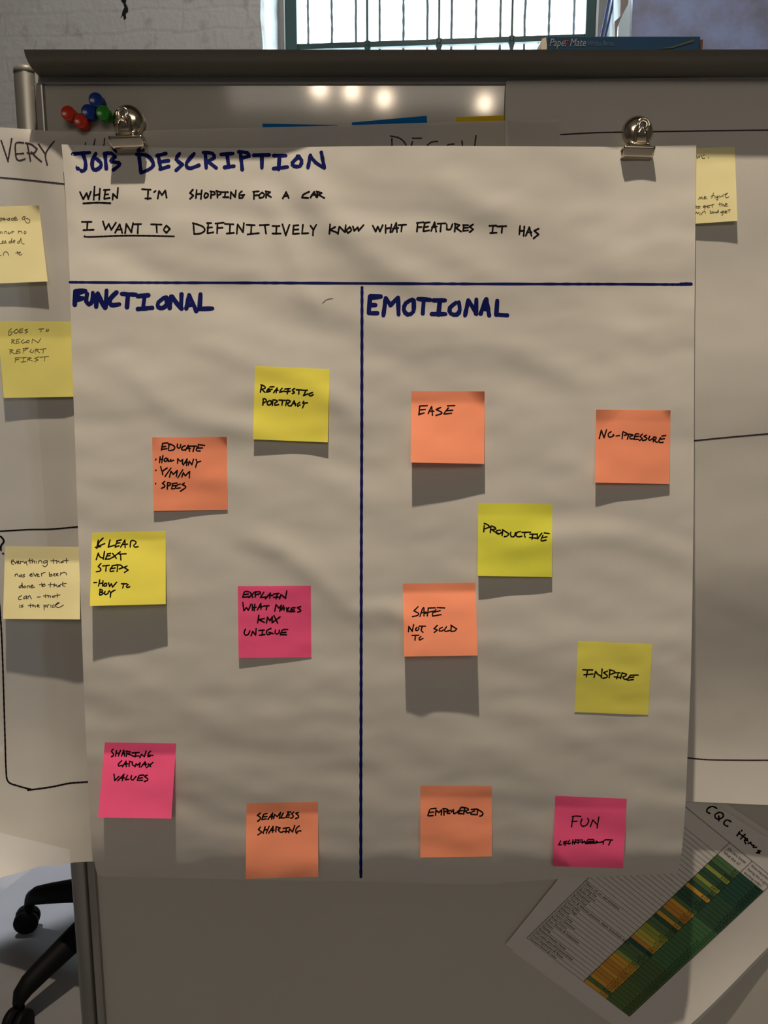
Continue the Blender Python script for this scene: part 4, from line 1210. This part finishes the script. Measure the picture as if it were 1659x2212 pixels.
def clip(px, py, jx0, jx1, jy0, jy1, tilt, label):
    base = hit_y(px, py, -0.004)
    r0 = (hx(px + 34, py, -0.006) - hx(px - 34, py, -0.006)) / 2
    root = empty('bulldog_clip', (base.x, -0.0015, base.z))
    tag(root, label, 'clip', 'clips holding the big chart')
    T = Matrix.Translation((base.x, 0, base.z)) @ Matrix.Rotation(R(90), 4, 'X')
    b0 = 0.0125          # stand-off of the disc in front of the papers
    bm = bmesh.new()
    pr_ = [(0, 0.0075)]
    lathe(bm, [(0, 0.0005), (r0, 0.0005), (r0, b0 - 0.006), (r0 * 0.985, b0 - 0.0045), (r0 * 0.93, b0 - 0.0028), (r0 * 0.80, b0 - 0.0008), (r0 * 0.6, b0 + 0.0008), (r0 * 0.35, b0 + 0.0016), (0, b0 + 0.002)], 48, T)
    obj('magnet_disc', bm, M['nickel'], root, True)
    # jaw: folded sheet extruded across
    yj = -(b0 + 0.004)
    xa, xb = hx(jx0, (jy0 + jy1) / 2, yj), hx(jx1, (jy0 + jy1) / 2, yj)
    za, zb = hz_(px, jy0, yj - 0.004), hz_(px, jy1, yj + 0.003)
    hgt = za - zb
    th = 0.0009
    front = [(yj + 0.004, zb), (yj - 0.0035, zb + hgt * 0.35), (yj - 0.007, zb + hgt * 0.72)] + bez((yj - 0.0075, zb + hgt * 0.80), (yj - 0.008, za), (yj - 0.003, za), 6) + [(yj + 0.004, za - hgt * 0.10), (-0.007, zb + hgt * 0.55), (-0.0075, zb + hgt * 0.1)]
    inner = [(y + (0.0011 if y < yj + 0.0035 else -0.0002), z - (th if z > za - hgt * 0.2 else 0)) for y, z in front]
    bm = bmesh.new()
    RT_ = Matrix.Translation((base.x, 0, za)) @ Matrix.Rotation(R(tilt), 4, 'Y') @ Matrix.Translation((-base.x, 0, -za))
    n = 16
    cols = []
    for i in range(n + 1):
        u = i / n
        x = xa + (xb - xa) * u
        edge = max(0.0, 1 - min(u, 1 - u) / 0.12)
        colv = []
        for k, (y, z) in enumerate(front):
            zz = z + (hgt * 0.16 * (1 - math.sqrt(max(0, 1 - edge * edge))) if k == 0 else 0)
            colv.append(bm.verts.new(RT_ @ Vector((x, y, zz))))
        cols.append(colv)
    for a, b in zip(cols, cols[1:]):
        for k in range(len(front) - 1):
            bm.faces.new((a[k], a[k + 1], b[k + 1], b[k]))
    bmesh.ops.recalc_face_normals(bm, faces=bm.faces[:])
    jaw = obj('jaw', bm, M['nickel'], root, True)
    sol = jaw.modifiers.new('thickness', 'SOLIDIFY')
    sol.thickness = 0.0009
    sol.offset = -1
    # thumb lever: tab with a rolled ring standing off the disc
    bm = bmesh.new()
    zc = base.z + r0 * 0.16
    w0, w1 = r0 * 0.56, r0 * 0.36
    pts = [(-w0, za + 0.001), (-w1 * 1.02, za + 0.004), (-w1 * 0.95, zc - 0.002)]
    arc = [(w1 * math.cos(math.pi - a) * 1.0, zc + w1 * math.sin(a)) for a in [i * math.pi / 14 for i in range(15)]]
    pts = pts + arc + [(w1 * 0.95, zc - 0.002), (w1 * 1.02, za + 0.004), (w0, za + 0.001)]
    hole = [(w1 * 0.45 * math.cos(math.pi - a), zc + w1 * 0.45 * math.sin(a)) for a in [i * 2 * math.pi / len(pts) - 0.9 for i in range(len(pts))]]

    def ly(z):
        k = (z - za) / max(1e-6, zc + w1 - za)
        return yj - 0.002 - 0.004 * math.sin(min(1, max(0, k)) * 2.2)
    A = [bm.verts.new(RT_ @ Vector((base.x + x, ly(z), z))) for x, z in pts]
    cz = sum(z for x, z in hole) / len(hole)
    # match hole points to outline by angle
    Hh = []
    for x, z in pts:
        an = math.atan2(z - zc, x)
        Hh.append(bm.verts.new(RT_ @ Vector((base.x + w1 * 0.42 * math.cos(an), ly(zc + w1 * 0.42 * math.sin(an)) - 0.0008, zc + w1 * 0.42 * math.sin(an)))))
    for i in range(len(A) - 1):
        bm.faces.new((A[i], A[i + 1], Hh[i + 1], Hh[i]))
    bm.faces.new((A[-1], A[0], Hh[0], Hh[-1]))
    bmesh.ops.recalc_face_normals(bm, faces=bm.faces[:])
    lv = obj('lever', bm, M['nickel'], root, True)
    sol = lv.modifiers.new('thickness', 'SOLIDIFY')
    sol.thickness = 0.0012
    sol.offset = 0
    bm = bmesh.new()
    ring = [RT_ @ Vector((base.x + x * 1.0, ly(z) - 0.0006, z)) for x, z in pts]
    tube(bm, ring, 0.0011, 8)
    obj('lever_rim', bm, M['nickel'], lv, True)
    return root


clip(279, 264.5, 240, 312, 293, 329, -2.0, 'shiny metal bulldog clip beside the coloured push pins')
clip(1375, 287.5, 1343, 1410, 315, 350, 1.5, 'shiny metal bulldog clip holding the chart\'s right side')

# ------------------------------------------------------------------ push-pin magnets
pin_mesh = None
for cx_, cy_, mk, lab in ((151, 247, 'red_gel', 'red clear plastic push pin, outermost of the two red ones'), (178, 263, 'red_gel', 'red clear plastic push pin, lower and nearer the clip'), (210, 219, 'blue_gel', 'dark blue push pin, topmost in the cluster'), (194, 244, 'blue_gel', 'dark blue push pin between red and green ones'), (225, 246, 'green_gel', 'green push pin touching the clip disc')):
    p = hit_y(cx_ + 7, cy_ + 6, 0.0)
    T = Matrix.Translation((p.x, -0.0002, p.z)) @ Matrix.Rotation(R(90), 4, 'X')
    root = empty('push_pin', (p.x, 0, p.z))
    tag(root, lab, 'push pin', 'coloured magnetic push pins')
    bm = bmesh.new()
    lathe(bm, [(0, 0.0012), (0.0056, 0.0012), (0.0062, 0.002), (0.0062, 0.0035), (0.0054, 0.0046), (0.0050, 0.0070), (0.0053, 0.0096), (0.0062, 0.0112), (0.0066, 0.0124), (0.0064, 0.0136), (0.0056, 0.0142), (0.0048, 0.0138), (0, 0.0134)], 28, T)
    obj('grip', bm, M[mk], root, True, 32)
    bm = bmesh.new()
    lathe(bm, [(0, 0), (0.0042, 0), (0.0042, 0.0013), (0, 0.0013)], 20, T)
    obj('magnet', bm, M['nickel'], root)

# ------------------------------------------------------------------ pen carton on the rail
bx0, bx1 = hx(1182, 95, -0.020), hx(1512, 95, -0.020)
zb0 = zrt + 0.0008
zb1 = hz_(1350, 78.5, -0.020)
ctn = empty('pen_carton', ((bx0 + bx1) / 2, 0.0, zb0))
tag(ctn, 'slim dark blue pen carton with pale lettering lying on the board\'s top rail', 'carton')
bm = bmesh.new()
box(bm, bx0, bx1, -0.020, 0.020, zb0, zb1, 0.0007)
obj('sleeve', bm, M['box_blue'], ctn)
bm = bmesh.new()
xe = hx(1166, 95, -0.016)
vs_ = [(xe, zb0), (bx0 + 0.002, zb0), (bx0 - 0.0012, zb1 - 0.0006), (xe + 0.0015, zb1 - 0.0015)]
extr = [bm.verts.new((x, -0.0192, z)) for x, z in vs_] + [bm.verts.new((x, 0.019, z)) for x, z in vs_]
for q in ((0, 1, 2, 3), (7, 6, 5, 4), (0, 4, 5, 1), (1, 5, 6, 2), (2, 6, 7, 3), (3, 7, 4, 0)): bm.faces.new([extr[i] for i in q])
bmesh.ops.recalc_face_normals(bm, faces=bm.faces[:])
obj('end_flap', bm, M['box_end'], ctn)['label'] = 'beige end flap'
bm = bmesh.new()
box(bm, bx1, hx(1518, 95, -0.018), -0.018, 0.018, zb0, zb1 - 0.002)
obj('end_flap', bm, M['box_red'], ctn)['label'] = 'maroon end flap'
bm = bmesh.new()
x1_, x0_ = xe - 0.0004, hx(1139, 95, -0.014)
vv = [bm.verts.new(c) for c in ((x0_, -0.014, zb0), (x1_, -0.014, zb0), (x1_, -0.014, zb1 - 0.002), (x0_ + 0.004, -0.010, zb0 + 0.009))]
bm.faces.new(vv)
vv2 = [bm.verts.new(v.co + Vector((0, 0.02, 0))) for v in vv]
bm.faces.new(vv2[::-1])
for i in range(4): bm.faces.new((vv[(i + 1) % 4], vv[i], vv2[i], vv2[(i + 1) % 4]))
obj('clear_flap', bm, M['clear'], ctn)['label'] = 'clear plastic flap'
bm = bmesh.new()
hb = zb1 - zb0
zt0 = hz_(1200, 103, -0.0203)


def bt(x, y, x0): return Vector((x0 + x, -0.0203, zt0 + y))


text_mesh(bm, 'Paper', 0.0095, lambda x, y: bt(x * 0.78, y + 0.0013, hx(1186, 95, -0.02)), shear=0.25)
text_mesh(bm, 'Mate', 0.0095, lambda x, y: bt(x * 0.78, y + 0.0013, hx(1230, 95, -0.02)), shear=0.25)
text_mesh(bm, 'Write Bros', 0.0058, lambda x, y: bt(x * 0.9, y + 0.0018, hx(1269, 95, -0.02)), mi=1)
hxx = hx(1223, 95, -0.02)
hp = [(0, -0.0018), (0.0022, 0.0008), (0.0018, 0.0022), (0.0008, 0.0024), (0, 0.0015), (-0.0008, 0.0024), (-0.0018, 0.0022), (-0.0022, 0.0008)]
f = bm.faces.new([bm.verts.new(bt(x, y + 0.0042, hxx)) for x, y in hp])
f.material_index = 2
sw = [(1425, 104), (1452, 100), (1500, 84), (1500, 90), (1455, 103), (1440, 105)]
f = bm.faces.new([bm.verts.new(Vector((hx(x, y, -0.0203), -0.0203, hz_(x, y, -0.0203)))) for x, y in sw])
f.material_index = 3
for f in bm.faces:
    f.normal_update()
    if f.normal.y > 0: f.normal_flip()
obj('lettering', bm, [M['box_text'], M['box_text_dim'], M['box_heart'], M['box_gold']], ctn)

# ------------------------------------------------------------------ office chair behind the board


def hit_z(px, py, Z):
    d = ray(px, py)
    return CAM + d * ((Z - CAM.z) / d.z)


c1 = hit_z(72, 2007, 0.0)
c2 = hit_z(50, 2226, 0.0)
mid = (c1 + c2) / 2
half = (c1 - c2).length / 2
RAD = half / math.sin(R(36))
dv = (c2 - c1).normalized()
perp = Vector((-dv.y, dv.x, 0))
if perp.x < 0: perp = -perp
hub = mid + perp * math.sqrt(RAD * RAD - half * half)
hub.z = 0
ch = empty('office_chair', (hub.x, hub.y, 0))
tag(ch, 'black office chair with a five-star castor base behind the whiteboard', 'chair')
a0 = math.atan2(c1.y - hub.y, c1.x - hub.x)
step = R(72) if abs(((math.atan2(c2.y - hub.y, c2.x - hub.x) - a0 + math.pi) % (2 * math.pi)) - math.pi - R(72)) < 0.2 else -R(72)
for k in range(5):
    a = a0 + step * k
    d = Vector((math.cos(a), math.sin(a), 0))
    s_ = Vector((-d.y, d.x, 0))
    bm = bmesh.new()
    rings = []
    for t, z, w, h in ((0.02, 0.150, 0.030, 0.040), (0.25, 0.142, 0.027, 0.036), (0.55, 0.122, 0.024, 0.030), (0.82, 0.100, 0.021, 0.026), (0.95, 0.088, 0.019, 0.024), (1.02, 0.074, 0.016, 0.022), (1.04, 0.062, 0.012, 0.012)):
        c = hub + d * (RAD * t)
        ring = []
        for q in range(12):
            th = 2 * math.pi * q / 12
            ring.append(bm.verts.new((c.x + s_.x * w * math.cos(th), c.y + s_.y * w * math.cos(th), z + h * math.sin(th) * (1 if math.sin(th) > 0 else 0.8))))
        rings.append(ring)
    for A, B in zip(rings, rings[1:]):
        for q in range(12): bm.faces.new((A[q], A[(q + 1) % 12], B[(q + 1) % 12], B[q]))
    bm.faces.new(rings[0]); bm.faces.new(rings[-1][::-1])
    bmesh.ops.recalc_face_normals(bm, faces=bm.faces[:])
    leg = obj('leg', bm, M['black_plastic'], ch, True)
    sw_ = a + (0.5 if k % 2 == 0 else 0.35)
    cc = hub + d * RAD
    Rz = Matrix.Translation((cc.x, cc.y, 0)) @ Matrix.Rotation(sw_, 4, 'Z')
    bm = bmesh.new()
    for sx in (-0.011, 0.011):
        lathe(bm, [(0, -0.008), (0.024, -0.008), (0.0275, -0.004), (0.0275, 0.004), (0.024, 0.008), (0, 0.008)], 26, Rz @ Matrix.Translation((0.012, sx * 1.1, 0.0278)) @ Matrix.Rotation(R(90), 4, 'X'))
    hood = [bm.verts.new(Rz @ Vector((0.012 + 0.0292 * math.cos(t), y, 0.0278 + 0.0292 * math.sin(t)))) for y in (-0.0035, 0.0035) for t in [R(35 + i * 11) for i in range(11)]]
    for i in range(10): bm.faces.new((hood[i], hood[i + 1], hood[i + 12], hood[i + 11]))
    lathe(bm, [(0, 0.05), (0.007, 0.05), (0.007, 0.085), (0, 0.085)], 12, Rz)
    obj('caster', bm, M['black_plastic'], leg, True)
bm = bmesh.new()
lathe(bm, [(0, 0.105), (0.036, 0.105), (0.040, 0.12), (0.038, 0.19), (0.028, 0.205), (0.026, 0.33), (0.016, 0.335), (0.016, 0.425), (0, 0.425)], 28, Matrix.Translation((hub.x, hub.y, 0)))
obj('column', bm, M['black_plastic'], ch, True)
bm = bmesh.new()
SR = Matrix.Translation((hub.x, hub.y, 0)) @ Matrix.Rotation(R(160), 4, 'Z')
box(bm, -0.25, 0.25, -0.24, 0.27, 0.42, 0.49, 0.028, SR)
obj('seat', bm, M['black_fabric'], ch, True)
bm = bmesh.new()
n = 10
g = [[None] * (n + 1) for _ in range(2 * (n + 1))]
for j in range(n + 1):
    for i in range(n + 1):
        u, v = i / n * 2 - 1, j / n
        wv = 0.20 * math.sqrt(max(0.05, 1 - (2 * v - 1) ** 4 * 0.6))
        y = 0.235 - 0.05 * u * u + 0.05 * v
        g[j][i] = bm.verts.new(SR @ Vector((u * wv, y, 0.60 + 0.34 * v)))
        g[n + 1 + j][i] = bm.verts.new(SR @ Vector((u * wv, y + 0.035, 0.60 + 0.34 * v)))
for o_ in (0, n + 1):
    for j in range(n):
        for i in range(n):
            bm.faces.new((g[o_ + j][i], g[o_ + j][i + 1], g[o_ + j + 1][i + 1], g[o_ + j + 1][i]))
for k in range(n):
    bm.faces.new((g[0][k], g[0][k + 1], g[n + 1][k + 1], g[n + 1][k]))
    bm.faces.new((g[n][k], g[n][k + 1], g[2 * n + 1][k + 1], g[2 * n + 1][k]))
    for e in (0, n):
        bm.faces.new((g[k][e], g[k + 1][e], g[n + 2 + k][e], g[n + 1 + k][e]))
bmesh.ops.recalc_face_normals(bm, faces=bm.faces[:])
obj('backrest', bm, M['black_fabric'], ch, True)
bm = bmesh.new()
tube(bm, [SR @ Vector(c) for c in ((0, 0.05, 0.42), (0, 0.20, 0.42), (0, 0.27, 0.46), (0, 0.285, 0.55), (0, 0.285, 0.68))], 0.016, 10)
obj('back_support', bm, M['black_plastic'], ch, True)
